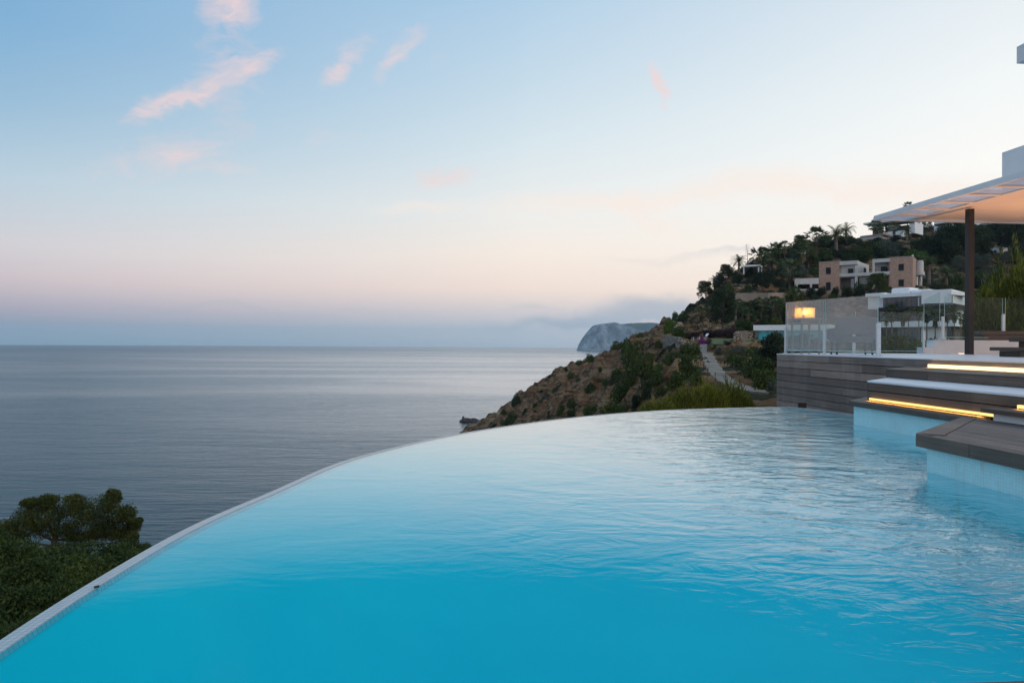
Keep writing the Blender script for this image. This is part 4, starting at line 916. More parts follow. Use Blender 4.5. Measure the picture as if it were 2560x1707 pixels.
for i in range(12, len(pc)-3, 9):
    p = pc[i]; tg = (pc[i+1]-pc[i-1]); nn = Vector((-tg.y, tg.x, 0)).normalized()
    if nn.x > 0: nn = -nn
    q_ = p + nn*1.3 - o_; mb = MB(); mb.tube([q_+Vector((0,0,-.3)), q_+Vector((0,0,1.0))], [.035,.035], 6); mb.build('post', DARKM, fp); wire.append(q_+Vector((0,0,.9)))
mb = MB(); mb.tube(wire, [.012]*len(wire), 5); mb.build('wire', DARKM, fp)
LAWN = m_simple('lawn_turf', (.085,.12,.03), (.045,.075,.02), 1.2, .95, .5, .05, 8)
mb = MB()
for i_, D_ in enumerate(np.linspace(104.6, 122.5, 20)):
    for a_ in np.linspace(1779+3*math.sin(i_*.7), 1897+5*math.sin(i_*.5+1), 36): mb.v.append((ray(a_,860)[0]*D_, D_, float(height(a_, D_))+.09))
for i_ in range(19):
    for j_ in range(35): mb.f.append((i_*36+j_, i_*36+j_+1, (i_+1)*36+j_+1, (i_+1)*36+j_))
tag(mb.build('lawn', LAWN), kind='structure')

# ------------------------------------------------------------------ plants
def leaf(mb, p, s, up=.0, asp=.45):
    a = Vector((random.gauss(0,1), random.gauss(0,1), random.gauss(0,1)+up)).normalized(); b = a.orthogonal().normalized()
    b = (Matrix.Rotation(random.random()*6.283, 3, a) @ b)
    a = a*s; b = b*s*asp; n_ = len(mb.v)
    mb.v += [tuple(p-a), tuple(p+b*.9-a*.1), tuple(p+a), tuple(p-b*.9-a*.1)]; mb.f.append((n_, n_+1, n_+2, n_+3))
def clump(mb, c, r, n_, s, flat=1.0, up=0.0, asp=.45, shell=.55):
    c = Vector(c)
    for _ in range(n_):
        d = Vector((random.gauss(0,1), random.gauss(0,1), random.gauss(0,1))).normalized(); k = shell + (1-shell)*random.random()**.6
        k *= 1 + .22*noise.noise(d*2.4 + c*3)
        d = Vector((d.x*r*k, d.y*r*k, d.z*r*k*flat)); leaf(mb, c+d, s*random.uniform(.6,1.35), up, asp)
def bush_mesh(seed, n_, s, mat, w=1, h=.75, k=7, name='foliage'):
    random.seed(seed); mb = MB()
    for i in range(k):
        a = random.random()*6.283; r = random.uniform(.08,.30)*w; z = random.uniform(.16,.5)*h
        clump(mb, (r*math.cos(a), r*math.sin(a), z), random.uniform(.17,.29), n_//k, s, .85)
    for i in range(3): a = random.random()*6.283; clump(mb, (.34*math.cos(a), .34*math.sin(a), .13), .15, n_//14, s, .8)
    zs = max(v[2] for v in mb.v); xs = max(abs(v[0]) for v in mb.v)
    mb.v = [(x*.5/xs, y*.5/xs, z*h/zs) for x, y, z in mb.v]
    return mb.mesh(name, mat)
BUSHES = [bush_mesh(i, 1500, .042, LBUSH) for i in (1,2,3,4)]
BRIGHT = [bush_mesh(i, 1500, .042, LBUSHB) for i in (5,6)]
GREYB = [bush_mesh(i, 1300, .045, LGREY) for i in (7,8)]
PINB = [bush_mesh(i, 1700, .040, LPINED) for i in (9,10)]
HEDG = [bush_mesh(13, 1500, .045, LHEDGE)]; MAGB = [bush_mesh(14, 1200, .05, LMAG)]
def pine_mesh(seed, mat, n_=6500, umb=.5, s=.027, lo=.34):
    """unit height tree: returns trunk mesh and crown mesh"""
    random.seed(seed); tr = MB(); cr = MB(); bend = random.uniform(-.05,.05)
    tr.tube([(0,0,-.05),(bend*.5,0,.2),(bend,.01,.45),(bend*1.2,0,.75),(bend,0,.93)], [.034,.027,.022,.012,.004], 8)
    K = 20
    for i in range(K):
        z = lo + (.95-lo)*(i/K)**.85; wmax = umb*(1-abs((z-lo-.22)/(1.0-lo))**1.6); a = i*2.4+random.random(); r = wmax*random.uniform(.45,.85)
        c_ = Vector((bend+r*math.cos(a), r*math.sin(a), z+random.uniform(-.02,.04)))
        tr.tube([(bend*.9, 0, z-.10), tuple(c_*.5+Vector((bend*.45,0,(z-.09)*.5))), tuple(c_)], [.011,.007,.003], 5)
        clump(cr, c_, random.uniform(.14,.21), n_//K, s, .62, .5, .34)
        clump(cr, c_+Vector((random.uniform(-.1,.1), random.uniform(-.1,.1), .05)), random.uniform(.07,.12), n_//K//3, s, .7, .5, .34)
    return tr.mesh('trunk', BARK), cr.mesh('crown', mat)
PINES = [pine_mesh(21, LPINED), pine_mesh(22, LPINED, umb=.56), pine_mesh(23, LPINE, umb=.46)]
OLIV = [pine_mesh(24, LGREY, umb=.5, s=.02, lo=.3)]
def cyp_mesh():
    random.seed(31); cr = MB(); tr = MB(); tr.tube([(0,0,-.05),(0,0,.5)], [.03,.01], 7)
    for i in range(26): z = .06+.9*i/26; r = .13*math.sin(PI*min(1,(z*.86+.12)))**.7; clump(cr, (random.uniform(-.02,.02), random.uniform(-.02,.02), z), max(.02, r), 90, .022, 1.2, 2.5, .3)
    return tr.mesh('trunk', BARK), cr.mesh('crown', LPINED)
CYP = [cyp_mesh()]
def fan_palm(seed, spread=1.0):
    """unit = crown radius about 1 (metres ~1.6); separate trunk scaled to height"""
    random.seed(seed); cr = MB(); sk = MB()
    for i in range(30):
        a = i*2.4; e_ = random.uniform(-.55, 1.35); L = random.uniform(.55,.72); d = Vector((math.cos(a)*math.cos(e_), math.sin(a)*math.cos(e_), math.sin(e_)))
        base = d*L; tip0 = base; side = d.cross(Vector((0,0,1))); side = (side if side.length > .1 else Vector((1,0,0))).normalized(); upv = side.cross(d)
        cr.tube([(0,0,0), tuple(base)], [.014,.008], 3, False)
        for j in range(11):
            t_ = (j-5)/5*1.25; dd = (d*math.cos(t_) + side*math.sin(t_) + Vector((0,0,-.22*abs(t_)-.12))).normalized(); ln = .46*(1-.16*abs(t_))
            pp_ = side*math.cos(t_)*.035 - d*math.sin(t_)*.035; n_ = len(cr.v); m1 = base+dd*ln*.5; en = base+dd*ln+Vector((0,0,-.07))
            cr.v += [tuple(base), tuple(m1+pp_), tuple(en), tuple(m1-pp_)]; cr.f.append((n_, n_+1, n_+2, n_+3))
    for i in range(70):
        a = random.random()*6.283; z0 = random.uniform(-.9,-.05); r = random.uniform(.05,.25)*(1+z0*.3); p = Vector((math.cos(a)*r, math.sin(a)*r, z0)); d = Vector((math.cos(a)*.35, math.sin(a)*.35, -1)).normalized(); b = d.orthogonal().normalized()*.06; n_ = len(sk.v)
        sk.v += [tuple(p), tuple(p+d*.25+b), tuple(p+d*.5), tuple(p+d*.25-b)]; sk.f.append((n_, n_+1, n_+2, n_+3))
    return cr.mesh('fronds', LPALM), sk.mesh('dead_fronds', LDEAD)
def date_palm(seed):
    random.seed(seed); cr = MB(); sk = MB()
    for i in range(34):
        a = i*2.4; e0 = random.uniform(-.15, 1.35); pts_ = []
        for j in range(9):
            s_ = j/8; e_ = e0 - s_*s_*(1.15+.3*random.random()); 
            pts_.append((pts_[-1] if pts_ else Vector((0,0,0))) + (Vector((math.cos(a)*math.cos(e_), math.sin(a)*math.cos(e_), math.sin(e_)))*.135 if j else Vector((0,0,0))))
        cr.tube([tuple(p) for p in pts_], [.014]*4+[.009]*3+[.004]*2, 3, False)
        for j in range(1, 9):
            for k_ in range(2):
                p = pts_[j-1].lerp(pts_[j], k_*.5+.5); tg = (pts_[j]-pts_[j-1]).normalized(); sd = tg.cross(Vector((0,0,1))).normalized(); ln = .24*math.sin(PI*(j/9)**.7)+.05
                for sg in (-1,1):
                    dd = (sd*sg+tg*.7+Vector((0,0,-.15))).normalized(); n_ = len(cr.v); w_ = tg*.018
                    cr.v += [tuple(p-w_), tuple(p+dd*ln), tuple(p+w_)]; cr.f.append((n_, n_+1, n_+2))
    for i in range(24):
        a = random.random()*6.283; p = Vector((0,0,-.1)); d = Vector((math.cos(a)*.8, math.sin(a)*.8, -.8)); b = d.orthogonal().normalized()*.03; n_ = len(sk.v)
        sk.v += [tuple(p), tuple(p+d*.3+b), tuple(p+d*.5), tuple(p+d*.3-b)]; sk.f.append((n_, n_+1, n_+2, n_+3))
    return cr.mesh('fronds', LPALM), sk.mesh('dead_fronds', LDEAD)
FAN = [fan_palm(41), fan_palm(42), fan_palm(43)]; DATE = [date_palm(51), date_palm(52)]
random.seed(60); tb_ = MB(); tb_.tube([(0,0,-.2),(.01,0,.15),(.02,.01,.5),(.0,.01,.8),(0,0,1.0)], [1.35,1.15,1,.92,.85], 9)
tb_.v = [(x*.12 if abs(z) < 2 else x, y*.12, z) for x, y, z in tb_.v]; PTR = tb_.mesh('trunk', BARKP)
def link(name, me, parent, p=(0,0,0), sc=(1,1,1), rz=0):
    o = bpy.data.objects.new(name, me); COL.objects.link(o); o.parent = parent; o.location = p; o.scale = sc; o.rotation_euler = (0,0,rz); return o
rnd = random.Random(5)
def where(px, py, D=None):
    if D: p = atD(px, py, D); return p
    return hit(px, py, 26, 330)
def palm(px, pyb, pyc, wpx, kind, label, D=None, group=None):
    p = where(px, pyb, D); D_ = p.y; h = max(1.2, (pyb-pyc)/FPX*D_); R = wpx/2/FPX*D_*1.12
    o = empty('palm_tree', p, rnd.random()*6.28, label, 'palm', group); fr, sk = (rnd.choice(FAN) if kind == 'f' else rnd.choice(DATE))
    tw = 1.15 if kind == 'f' else 2.0
    link('trunk', PTR, o, sc=(tw*R/2.1, tw*R/2.1, h)); link('fronds', fr, o, (0,0,h), (R,R,R)); link('dead_fronds', sk, o, (0,0,h), (R*.9,R*.9,min(R,h*.8)))
def bush(px, pyb, wpx, hpx, kind, label, D=None, group=None, name='shrub', cat='shrub', sink=.12):
    me = rnd.choice({'b': BUSHES, 'y': BRIGHT, 'g': GREYB, 'd': PINB, 'h': HEDG, 'm': MAGB}[kind]); p = where(px, pyb, D); D_ = p.y
    w_ = wpx/FPX*D_*1.05; h = hpx/FPX*D_*1.12
    o = bpy.data.objects.new(name, me); COL.objects.link(o); o.location = p - Vector((0,0,h*sink)); o.scale = (w_, w_*rnd.uniform(.75,1.0), h/.75*(1+sink)); o.rotation_euler = (0,0,rnd.random()*6.28 if abs(w_/h) < 2.6 else rnd.uniform(-.3,.3))
    return tag(o, label, cat, group)
def tree(px, pyb, wpx, hpx, kind, label, D=None, group=None, name='pine_tree', cat='tree'):
    tr, cr = {'p': PINES[rnd.randint(0,1)], 'l': PINES[2], 'o': OLIV[0], 'c': CYP[0]}[kind]; p = where(px, pyb, D); D_ = p.y
    h = hpx/FPX*D_*1.03; w_ = wpx/FPX*D_/(1.12 if kind != 'c' else .30)
    o = empty(name, p, rnd.random()*6.28, label, cat, group); link('trunk', tr, o, sc=(w_,w_,h)); link('crown', cr, o, sc=(w_,w_,h))
    return o
# palms: column, base row, crown row, crown width, kind, label
gs = 'palms along the hill skyline'
for a in [(1847,684,657,34,'d','small date palm alone against the sky left of the white pergola'),
          (1788,718,703,28,'d','lowest palm on the skyline, leaning over the headland edge'),
          (1897,672,642,40,'f','bushy palm right of the small white pergola'),
          (1925,690,646,46,'f','broad fan palm on a short thick trunk right of the white pergola'),
          (1939,655,630,36,'f','palm tuft rising behind the broad fan palm'),
          (1962,650,619,24,'f','slim palm poking above the skyline left of the tall pair'),
          (2041,648,598,46,'f','tallest fan palm against the sky in the middle of the hill'),
          (2090,626,592,50,'d','wide feathery palm on the skyline left of the blue door shed'),
          (2115,612,580,38,'d','palm standing highest on the skyline beside the blue door shed'),
          (2006,668,630,34,'f','left of two long-trunked palms above the stone house'),
          (2021,672,636,32,'f','right of two long-trunked palms above the stone house'),
          (1974,724,676,48,'f','thick-trunked dark palm left of the low white wing'),
          (1910,634,616,26,'f','palm tuft at the skyline above the broad fan palm')]: palm(*((a[0], a[1], a[2]-3, a[3]*1.25)+a[4:]), group=gs)
for a in [(1755,822,782,40,'f','fan palm with a brown skirt left of the big dark pine'),(1774,830,782,20,'f','thin palm between the fan palm and the dark pine'),
          (1903,804,757,34,'f','palm in front of the retaining wall, first left of the glass'),(1935,808,760,44,'f','wide palm in front of the retaining wall close to the glass'),
          (1870,812,780,34,'f','short pale-trunked palm right of the big dark pine'),(1839,818,762,36,'d','palm crowding the right side of the big dark pine'),
          (1918,810,785,30,'f','low palm between the two retaining wall palms'),(1950,812,776,32,'f','palm partly behind the left edge of the glass'),
          (1888,806,790,28,'f','squat palm behind the turquoise glass building'),(1856,800,776,30,'d','palm tuft in the dark grove under the retaining wall')]: palm(*a, group='palms in the grove below the retaining wall')
for a in [(2188,592,566,34,'f','leftmost palm in front of the white hilltop villa',250),(2202,598,574,30,'f','second palm before the hilltop villa, lower than the first',248),
          (2235,602,569,28,'f','palm against the white base wall of the hilltop villa',246),(2267,606,578,34,'d','palm at the right corner of the hilltop villa base wall',244),
          (2269,566,517,26,'f','palm whose tip shows above the pergola roof edge',275),(2322,712,660,60,'d','large feathery palm right of the stone house round bay',176),
          (2366,722,682,52,'d','dark spreading palm between the stone house and the brown post',166),(2310,690,664,40,'d','palm tuft just behind the stone house round bay',182)]: palm(*a[:6], D=a[6])
vp = [(2216,852,794,34),(2229,853,776,46),(2257,852,794,34),(2271,851,779,36),(2297,851,776,38),(2317,851,780,42),(2338,852,790,44),(2368,850,780,44),(2386,849,785,34),(2402,848,790,34)]
vl = ['first palm from the left before the villa, low crown','second palm from the left before the villa, widest crown','third palm before the villa, low crown over thin trunk','fourth palm before the villa, taller than the third','fifth palm before the villa, left of the thin fence post','sixth palm before the villa, dense drooping crown','seventh palm before the villa with leaning trunk','eighth palm before the villa, right of the tall fence post','ninth palm before the villa, next to last on the right','last palm before the villa, beside the brown post']
for (a, b, c_, w_), l_ in zip(vp, vl): palm(a, b, c_+3, w_*.82, 'f', l_, D=108+rnd.uniform(-3,4), group='palms in a row before the white villa')
# trees
tree(1806,842,84,114,'p','big dark pine below the tan retaining wall'); tree(1904,738,52,56,'p','round-topped pine in the middle of the rocky slope')
tree(2001,634,42,46,'l','umbrella pine on the skyline left of the tallest palm'); tree(1816,706,40,44,'l','airy pine overhanging the headland skyline below the date palm'); tree(1765,752,52,48,'l','lopsided airy pine sticking out over the sea-side skyline')
tree(2066,630,36,32,'p','dark tree between the tallest palm and the feathery palm'); tree(2105,625,60,34,'p','dense dark tree in front of the blue door shed')
tree(2190,745,66,60,'l','dark spreading tree before the balconies of the stone house',148)
for i, a in enumerate([(2296,596,18,46,262),(2310,597,20,50,262),(2324,597,18,46,263)]): tree(a[0],a[1],a[2],a[3],'c',['left dark cypress of three beside the hilltop villas','middle dark cypress of three beside the hilltop villas','right dark cypress of three beside the hilltop villas'][i],D=a[4],name='cypress_tree',cat='cypress',group='cypresses between the hilltop villas')
for a in [(2390,690,120,130,205,'p','largest dark pine rising left of the brown post'),(2340,668,90,76,210,'p','dark pine above the feathery palm'),(2445,672,90,100,210,'p','dark pine just right of the brown post'),
          (2500,650,110,100,216,'p','broad dark pine below the right white villas'),(2540,640,90,84,222,'p','dark pine at the right edge under the pergola'),(2300,640,60,40,222,'p','dark pine mass behind the stone house chimney'),
          (2420,620,60,56,240,'p','dark pine in front of the paired white walls'),(2520,606,80,52,250,'p','pine crown before the far right villa'),(2555,700,70,80,200,'p','dark pine behind the yellow plume shrub'),(2365,620,60,50,240,'l','pine below the balcony villa')]:
    tree(a[0],a[1],a[2],a[3],a[5],a[6],D=a[4],group='dark pines on the upper right slope')
tree(2405,690,62,50,'o','grey-green olive left behind the brown post',190,name='olive_tree'); tree(2448,692,64,56,'o','grey-green olive right of the brown post',188,name='olive_tree'); tree(2508,664,50,34,'o','grey-green olive near the half hidden white house',196,name='olive_tree')
bush(2284,650,62,26,'y','bright green flat-topped shrub above the stone house chimney',200); bush(2235,604,52,16,'d','dark clipped shrub below the hilltop villa palms',238); bush(2190,612,50,18,'d','dark shrub beside the beige annex',232)
# agave stalk
p = where(1868, 664, 186); ag = empty('agave_stalk', p, 0, 'tall bare flower stalk standing thin against the sky', 'plant'); H_ = 54/FPX*186
mb = MB(); mb.tube([(0,0,-.5),(.1,0,H_*.5),(-.25,0,H_)], [.09,.06,.03], 6)
for i in range(12): z = H_*(.45+.045*i); s_ = 1 if i % 2 else -1; mb.tube([(0,0,z),(s_*.5,.1,z+.18)], [.03,.05], 4)
mb.build('stalk', BARK, ag)
mb = MB(); random.seed(3)
for i in range(14): a = i*.45; mb.quad((0,0,0),(math.cos(a+.1)*.5,math.sin(a+.1)*.5,.5),(math.cos(a)*1.1,math.sin(a)*1.1,.9),(math.cos(a-.1)*.5,math.sin(a-.1)*.5,.5))
mb.build('leaves', LGREY, ag)
# clipped and garden shrubs
for a in [(1954,736,26,17,'d','flat round clipped shrub on top of the retaining wall'),(2027,735,30,19,'d','clipped round shrub, first from left under the stone house'),(2054,735,30,19,'d','clipped round shrub below the left tower door'),
          (2088,736,24,20,'d','clipped shrub at the foot of the left tower corner'),(2118,738,32,24,'d','clipped shrub below the lower balcony opening'),(2149,738,36,34,'d','rounded dark shrub in front of the balcony pillar'),
          (1988,758,44,44,'b','big dark rounded shrub below the low white wing'),(2085,752,34,20,'y','yellowish shrub at the base of the tan terrace wall')]: bush(*a, D=156 if a[0] > 2000 else None)
bush(1768,862,16,9,'m','bright magenta bougainvillea at the top of the path',None,name='bougainvillea',cat='bush'); bush(1753,862,26,15,'m','magenta flowering bush beside the stone wall end',None,name='bougainvillea',cat='bush')
for i, a in enumerate([(1735,846,40,16),(1765,845,44,18),(1795,843,44,18),(1825,841,42,20)]): bush(*a,'h',['first section of dark purple hedge behind the lawn','second section of dark purple hedge behind the lawn','third section of dark purple hedge behind the lawn','last section of dark purple hedge by the ochre stone wall'][i],name='hedge',cat='hedge')
for a in [(1815,860,18,10,'y','small lime green ball shrub at the left end of the lawn'),(1820,862,18,8,'h','purple ground shrub on the lawn edge'),(1881,857,14,8,'y','small lime green shrub near the turquoise glass'),(1852,827,14,9,'y','lime green shrub on top of the ochre stone wall'),
          (1784,878,24,16,'b','round green shrub at the right side of the path head'),(1796,888,30,20,'g','grey-green shrub right of the path head')]: bush(*a)
# sun loungers on the headland terrace
for i, (a, b) in enumerate([(1722,848),(1742,848),(1757,847)]):
    p = hit(a, b); s_ = empty('sun_lounger', p+Vector((0,0,.1)), .3, ['left sun lounger with dark cushion on the headland terrace','middle sun lounger with dark cushion on the headland terrace','right sun lounger with dark cushion near the magenta bush'][i], 'lounger', 'sun loungers on the headland terrace')
    mb = MB(); mb.box(-.9,.5,-.32,.32,.28,.4); mb.build('cushion', PURP, s_); mb = MB(); mb.hexa([(.5,-.32,.28),(.6,-.32,.28),(.6,.32,.28),(.5,.32,.28)],[(.95,-.32,.85),(1.05,-.32,.82),(1.05,.32,.82),(.95,.32,.85)]); mb.build('backrest', WHITE, s_)
    mb = MB(); [mb.box(x_, x_+.06, y_, y_+.06, -.3, .279) for x_ in (-.85,.4) for y_ in (-.3,.24)]; mb.build('legs', WHITEM, s_)
# big dark shrub mass by the timber wall
for a in [(1925,908,92,74,'d','tall near-black shrub mass against the left end of the timber wall',66),(1940,880,60,50,'d','near-black shrub directly behind the first glass fence post',70),(1895,935,84,52,'b','dark green shrub under the near-black mass',60),
          (1915,965,70,40,'b','dark shrub right of the path bend',52),(1855,930,60,40,'b','dark shrub right of the steep path section',78),(1828,915,44,34,'b','shrub hugging the right edge of the path',84),
          (1880,900,70,34,'b','olive green shrub below the lawn edge',86),(1850,885,56,20,'g','low grey shrub on the bank under the lawn',96),(1932,975,40,22,'g','low scrub between the path and the timber wall',48)]:
    bush(*a[:6], D=a[6], sink=.2)
# shrubs on the rocky slope (photo columns, base rows)
sl = 'dark green shrub growing on the bare rocky headland slope'; gsl = 'shrubs scattered on the rocky headland'
c2 = lambda x, y: (1130+x/2.868, 700+y/2.868)
big = {(1300,530):'largest dark green shrub cluster in the middle of the headland slope',(1380,600):'broad shrub to the right of the largest cluster',(1220,790):'long shrub in the gully below the largest cluster',(420,995):'low green shrub just above the pool edge near the headland tip',
       (470,855):'dark shrub on the lower left skyline of the headland',(985,560):'rounded shrub alone on the headland skyline',(1345,398):'small dome shrub on the ridge below the far cape',(1150,915):'wide pale green shrub low above the pool edge',
       (1700,620):'dark scrubby bush left of the path',(1620,720):'dark scrub in the shade left of the path bend'}
for (x, y, w_, h_) in [(985,560,90,62),(920,590,90,30),(470,855,90,80),(420,995,160,95),(525,945,60,48),(375,945,60,36),(300,1045,70,25),(817,638,38,28),(850,680,60,44),(905,715,56,28),(985,770,100,62),(850,890,100,74),(780,935,70,70),(870,955,110,74),
     (1345,398,80,44),(1300,530,190,170),(1380,600,180,150),(1190,680,130,100),(1270,700,170,120),(1220,790,190,130),(1010,930,170,66),(1150,915,210,86),(1400,790,130,120),(1450,700,160,100),(1320,880,130,110),(1560,330,120,100),(1600,240,60,60),
     (1650,260,110,66),(1640,380,150,70),(1245,480,120,110),(1480,640,90,70),(1100,730,90,46),(1620,720,150,120),(1700,620,170,150),(1700,510,180,90),(1480,470,60,60),(1560,560,110,80),(730,660,40,26),(700,690,30,20),(1060,640,40,26),
     (640,800,44,24),(600,900,50,30),(700,950,46,30),(1240,930,150,70),(1750,700,120,100),(1500,800,110,80),(1560,860,90,60)]:
    X_, Y_ = c2(x, y + h_*.45); nm = big.get((x, y))
    bush(X_, Y_, w_/2.868, h_/2.868, rnd.choice('bbbyd') if w_ < 150 else 'b', nm or sl, group=None if nm else gsl, sink=.18)
bush(1545,872,42,20,'b','shrub on the ridge right of the dome shrub'); bush(1576,849,7,9,'d','tiny dark upright plant on the ridge crest')
# upper hill shrubs in zones
zn = [('shrub among the palms below the hill skyline','shrubs below the skyline palms',[(1800,715,40,34),(1820,735,36,26),(1845,705,40,22),(1875,690,34,20),(1885,712,40,24),(1920,700,44,24),(1950,690,40,26),(1960,670,36,24),(1985,655,44,28),(2000,690,44,26),(2030,660,40,26),(2060,650,44,30),(2080,645,44,26),(1940,716,40,22),(1975,640,34,22),(2110,650,44,28),(2140,635,44,22),(1870,728,30,18),(2035,690,36,20),(1830,690,26,20)]),
      ('green shrub on the slope behind the stone house','shrubs behind the stone house',[(2125,665,44,30),(2160,650,50,30),(2195,645,50,34),(2225,640,50,34),(2255,645,46,28),(2180,625,50,20),(2215,620,46,22),(2150,620,34,16),(2245,618,34,14),(2320,650,60,30),(2350,660,50,26)]),
      ('dark shrub filling the palm grove under the retaining wall','shrubs in the palm grove',[(1830,800,50,40),(1860,790,50,34),(1885,785,50,36),(1915,785,50,34),(1945,790,44,44),(1870,822,50,22),(1905,820,50,22),(1790,770,30,24),(1940,815,40,26),(1955,775,30,30),(1850,815,44,20),(1975,800,40,50),(1960,756,30,24)]),
      ('shrub on the stony terraces right of the stone house','shrubs on the right hand terraces',[(2335,720,44,22),(2355,735,50,22),(2385,712,46,26),(2400,738,44,24),(2440,720,50,28),(2470,735,50,30),(2490,705,40,26),(2520,730,50,34),(2545,745,50,36),(2450,760,50,30),(2500,770,60,34),(2430,700,40,20),(2330,745,36,16)])]
for l_, g_, lst in zn:
    for (a, b, w_, h_) in lst: bush(a, b, w_, h_, rnd.choice('bbgd'), l_, group=g_)
for i, (a, dy, w_, h_) in enumerate([(1758,6,26,22),(1775,5,26,26),(1794,6,26,26),(1808,5,30,24),(1826,6,30,24),(1842,5,26,20),(1862,7,28,18),(1880,6,34,30),(1900,6,34,30),(1918,5,34,34),(1935,6,36,34),(1950,5,34,34),(1968,6,36,30),(1985,6,40,36),(2012,8,40,40),(2030,8,36,40),(2052,6,40,44),(2075,8,44,40),(2098,8,40,30),(2124,8,46,26),(2140,8,40,20)]):
    Ys = min(float(np.interp(a, [1751,1785,1850,1950,2050,2150], [764,722,678,634,612,602])), 999); bush(a, Ys+dy, w_, h_*.72, 'bdb'[i % 3], 'dark rounded shrub crowning the ridge between the skyline palms', D=float(np.interp(a, [1751,1850,1950,2050,2150], [199,191,201,221,237])), group='shrubs on the skyline')
# boulders
k = 0
for (a, b, w_) in [(1742,826,14),(1752,812,12),(1762,824,12),(1773,818,14),(1785,812,12),(1793,822,12),(1700,812,18),(1690,820,12),(1724,832,9)]:
    p = hit(a, b); rock('boulder', p, w_/2/FPX*p.y, k, STONEY, (1,.8,.8), 'large ochre boulder at the foot of the slope beneath the dark pine', 'boulder', 'ochre boulders below the dark pine', 2); k += 1
for (a, b, w_) in [(1840,712,11),(1848,720,9),(1860,702,12),(1925,735,12),(1935,728,10),(1943,738,11),(1915,745,9),(1930,672,11),(1945,668,9),(1990,702,12),(2010,705,10),(1985,655,10),(2028,706,9),(2340,700,12),(2365,735,14),(2380,705,12),(2480,695,12),(2470,745,14),(2500,735,10)]:
    p = hit(a, b); rock('boulder', p, w_/2/FPX*p.y, k, STONE if k % 2 else STONEY, (1,.8,.6), 'pale boulder on the planted upper slope', 'boulder', 'pale boulders on the upper slope', 2); k += 1
# scrub cover of the hill, beyond counting
random.seed(77); mb = MB()
while len(mb.v) < 150000:
    a = random.uniform(1150, 2620); D = random.uniform(30, 290)**1.0
    x = ray(a,860)[0]*D
    if fbm(x*.05, D*.05, 9, 4) + (.32 if a > 1740 else -.12) + random.uniform(-.15,.15) < .0: continue
    if any(math.hypot(x-f_[0], D-f_[1]) < 2.3 for f_ in FLAT[::3]): continue
    if 1775 < a < 1900 and 103 < D < 128: continue
    z = height(a, D); s_ = random.uniform(.22,.62)*(1 if D > 60 else .6)
    clump(mb, (x, D, z+s_*.35), s_, 8, s_*.5, .6)
o = mb.build('hillside_scrub', m_leaf('low_scrub', C(.014,.022,.012), C(.04,.05,.026), C(.085,.088,.05))); tag(o, 'low mixed scrub covering the hillside between the rocks', 'scrub', kind='stuff')
# feathery yellow-green shrubs
def plume_mesh(seed, n_, s=1.0):
    random.seed(seed); mb = MB()
    for i in range(n_):
        a = random.random()*6.283; r = .5*math.sqrt(random.random()); hh = (1-(r/.5)**2.2*.55)*random.uniform(.4,1.0)*(.72+.75*abs(noise.noise(Vector((math.cos(a)*r*7, math.sin(a)*r*7, seed))))); x0, y0 = r*math.cos(a), r*math.sin(a)
        z0 = hh*random.random()**.6; L = random.uniform(.06,.20)*s; d = Vector((math.cos(a)*r*.7+random.gauss(0,.22), math.sin(a)*r*.7+random.gauss(0,.22), 1)).normalized()
        b = d.orthogonal().normalized(); b = Matrix.Rotation(random.random()*6.283, 3, d) @ b; p = Vector((x0, y0, z0*.92)); w_ = random.uniform(.006,.013)*s**.5; n0 = len(mb.v)
        mb.v += [tuple(p), tuple(p+d*L*.5+b*w_), tuple(p+d*L), tuple(p+d*L*.5-b*w_)]; mb.f.append((n0, n0+1, n0+2, n0+3))
    return mb.mesh('foliage', LYEL)
PL = [plume_mesh(81, 9000), plume_mesh(82, 9000)]
def plume(px, pyb, wpx, hpx, D, label, me, name='broom_shrub', group=None):
    p = atD(px, pyb, D); o = bpy.data.objects.new(name, me); COL.objects.link(o); o.location = p; w_ = wpx/FPX*D; o.scale = (w_, w_*.8, hpx/FPX*D); o.rotation_euler = (0,0,rnd.random()*6); return tag(o, label, 'shrub', group)
gy = 'yellow-green plume shrubs behind the pool edge'
for i, (a, b, w_, h_) in enumerate([(1655,1050,110,60),(1715,1050,120,96),(1775,1050,120,112),(1825,1050,110,110),(1690,1055,90,70)]):
    plume(a, b, w_, h_, 30+i*.7, ['low yellow-green plume shrub at the left end of the clump','yellow-green plume shrub left of the clump centre','tall yellow-green plume shrub in the clump centre','yellow-green plume shrub at the right end of the clump','yellow-green plume shrub in front of the clump'][i], PL[i % 2], group=gy)
pt_ = empty('plume_tree', atD(2540, 905, 25), 0, 'tall yellow-green feathery conifer behind the glass at the right edge', 'tree')
link('crown', plume_mesh(83, 42000, .42), pt_, (0,0,.2), (3.4,2.6,atD(2540,618,25).z-pt_.location.z)); mb = MB(); mb.tube([(0,0,-2.4),(0,0,1.6)], [.12,.06], 8); mb.build('trunk', BARK, pt_)
pt_ = empty('plume_tree', atD(2478, 905, 27), 0, 'shorter yellow-green feathery conifer left of the tall one', 'tree')
link('crown', plume_mesh(84, 22000, .5), pt_, (0,0,.1), (2.0,1.6,atD(2478,742,27).z-pt_.location.z)); mb = MB(); mb.tube([(0,0,-2.4),(0,0,1)], [.1,.05], 8); mb.build('trunk', BARK, pt_)
plume(2290, 905, 70, 80, 24, 'tuft of long green blades seen through the clear glass panel', bush_mesh(91, 900, .09, LBUSHB), 'grass_tuft')
for i, (a, b, w_, h_) in enumerate([(2230,900,80,60),(2330,895,50,50),(2360,890,60,30)]): bush(a, b, w_, h_, 'b', ['low garden shrub left of the blade tuft','green shrub behind the stepped end of the white wall','dark shrub behind the low white wall'][i], D=26)
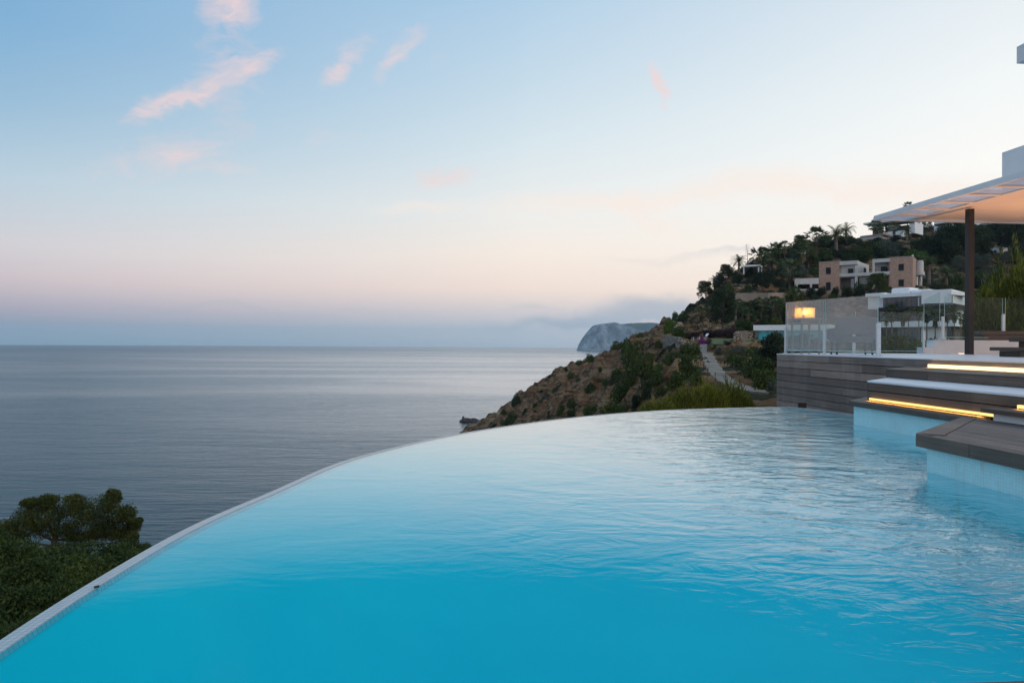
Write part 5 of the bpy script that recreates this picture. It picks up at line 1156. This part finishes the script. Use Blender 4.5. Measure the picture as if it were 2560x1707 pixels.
# ------------------------------------------------------------------ pine and shrubs at lower left
def near_pine():
    random.seed(101); root = atD(150, 1440, 24); root.z = height(150, 24)-.2; D = 24
    o = empty('pine_tree', root, 0, 'dark spreading pine at lower left with bare trunk and gaps of sea between limbs', 'tree'); tr = MB(); cr = MB()
    w = lambda a, b, dd=0: atD(a, b, D+dd) - root
    base = w(132,1440); tr.tube([(0,0,0), tuple(base), tuple(w(134,1385)), tuple(w(136,1345))], [.16,.13,.11,.09], 9)
    limbs = [(132,1350,60,1300,0),(136,1345,200,1290,.3),(134,1350,300,1320,-.3),(134,1360,330,1350,.2),(134,1340,110,1270,-.4),(134,1345,250,1262,.2),(134,1365,20,1335,.3),(134,1350,160,1255,.4)]
    for (a, b, c_, d_, dd) in limbs:
        p0, p1 = w(a,b), w(c_,d_,dd); m_ = p0.lerp(p1,.5)+Vector((0,0,-.10)); tr.tube([tuple(p0), tuple(m_), tuple(p1)], [.055,.036,.014], 6)
    cl = [(60,1296,38,22),(100,1268,42,20),(140,1290,48,26),(190,1268,38,20),(215,1295,46,26),(262,1262,36,26),(285,1240,24,14),(268,1300,52,26),(310,1285,30,22),(330,1310,20,16),(322,1345,22,12),(20,1315,34,18),(0,1335,34,16),
          (90,1318,48,20),(160,1322,48,18),(235,1330,52,18),(40,1345,40,14),(295,1330,34,16),(70,1255,22,9),(125,1247,24,9),(182,1247,24,9),(345,1300,10,10),(200,1345,40,8)]
    for (a, b, rx, rz) in cl:
        for q_ in range(5):
            cc = w(a+random.uniform(-.5,.5)*rx, b+random.uniform(-.5,.5)*rz, random.uniform(-.7,.7)); r = rx/FPX*D*random.uniform(.55,.85)
            clump(cr, cc, r, 460, .052, max(.6, min(1, rz/rx*1.5)), .7, .24, .25)
    tr.build('trunk', BARK, o); cr.build('crown', LPINE, o)
near_pine()
NS = [bush_mesh(110+i, 9000, .020, LBUSH, k=11) for i in range(3)]
gl_ = 'dense dark shrubs below the left pool edge'
nl = ['shrub touching the pool rim below the pine trunk','broad shrub in the shade under the pine','shrub at the right end of the lower left thicket','shrub at the left edge of the photo under the pine','lowest shrub of the thicket beside the near rim']
for i, (a, b, D, w_, h_) in enumerate([(40,1420,19,190,90),(150,1435,19,200,80),(250,1425,18,190,76),(330,1392,20,110,44),(70,1480,14,230,100),(190,1475,14,240,92),(300,1440,15,160,62),(20,1560,9.5,260,120),(130,1535,10,230,100),(230,1500,11,180,70),
                                       (-60,1470,15,220,120),(-80,1600,7.5,280,130),(40,1640,6.2,230,110),(-30,1690,5,260,120),(360,1385,22,60,30),(110,1405,21,160,50),(-40,1400,20,180,80)]):
    p = atD(a, b-h_*.5, D); me = NS[i % 3]; o = bpy.data.objects.new('thicket_shrub', me); COL.objects.link(o); W_ = w_/FPX*D; H_ = h_/FPX*D*1.6
    o.location = (p.x, p.y, atD(a, b-h_, D).z - H_); o.scale = (W_, W_, H_/.75); o.rotation_euler = (0,0,i*1.7)
    tag(o, 'dark green shrub packed in the thicket below the left pool edge', 'shrub', gl_)
# ------------------------------------------------------------------ haze
mb = MB(); mb.box(-8600, 8600, -8600, 8600, -84, 175)
hz = bpy.data.materials.new('haze'); hz.use_nodes = True; q = NT(hz.node_tree); q.N.clear(); out = q.n('ShaderNodeOutputMaterial'); pv = q.n('ShaderNodeVolumePrincipled')
pv.inputs['Color'].default_value = (.56,.77,.95,1); pv.inputs['Density'].default_value = 6.5e-5; pv.inputs['Anisotropy'].default_value = 0
q.L.new(pv.outputs[0], out.inputs['Volume']); o = mb.build('haze', hz); tag(o, 'pale blue sea air between the terrace and the far cape', 'haze', kind='stuff')
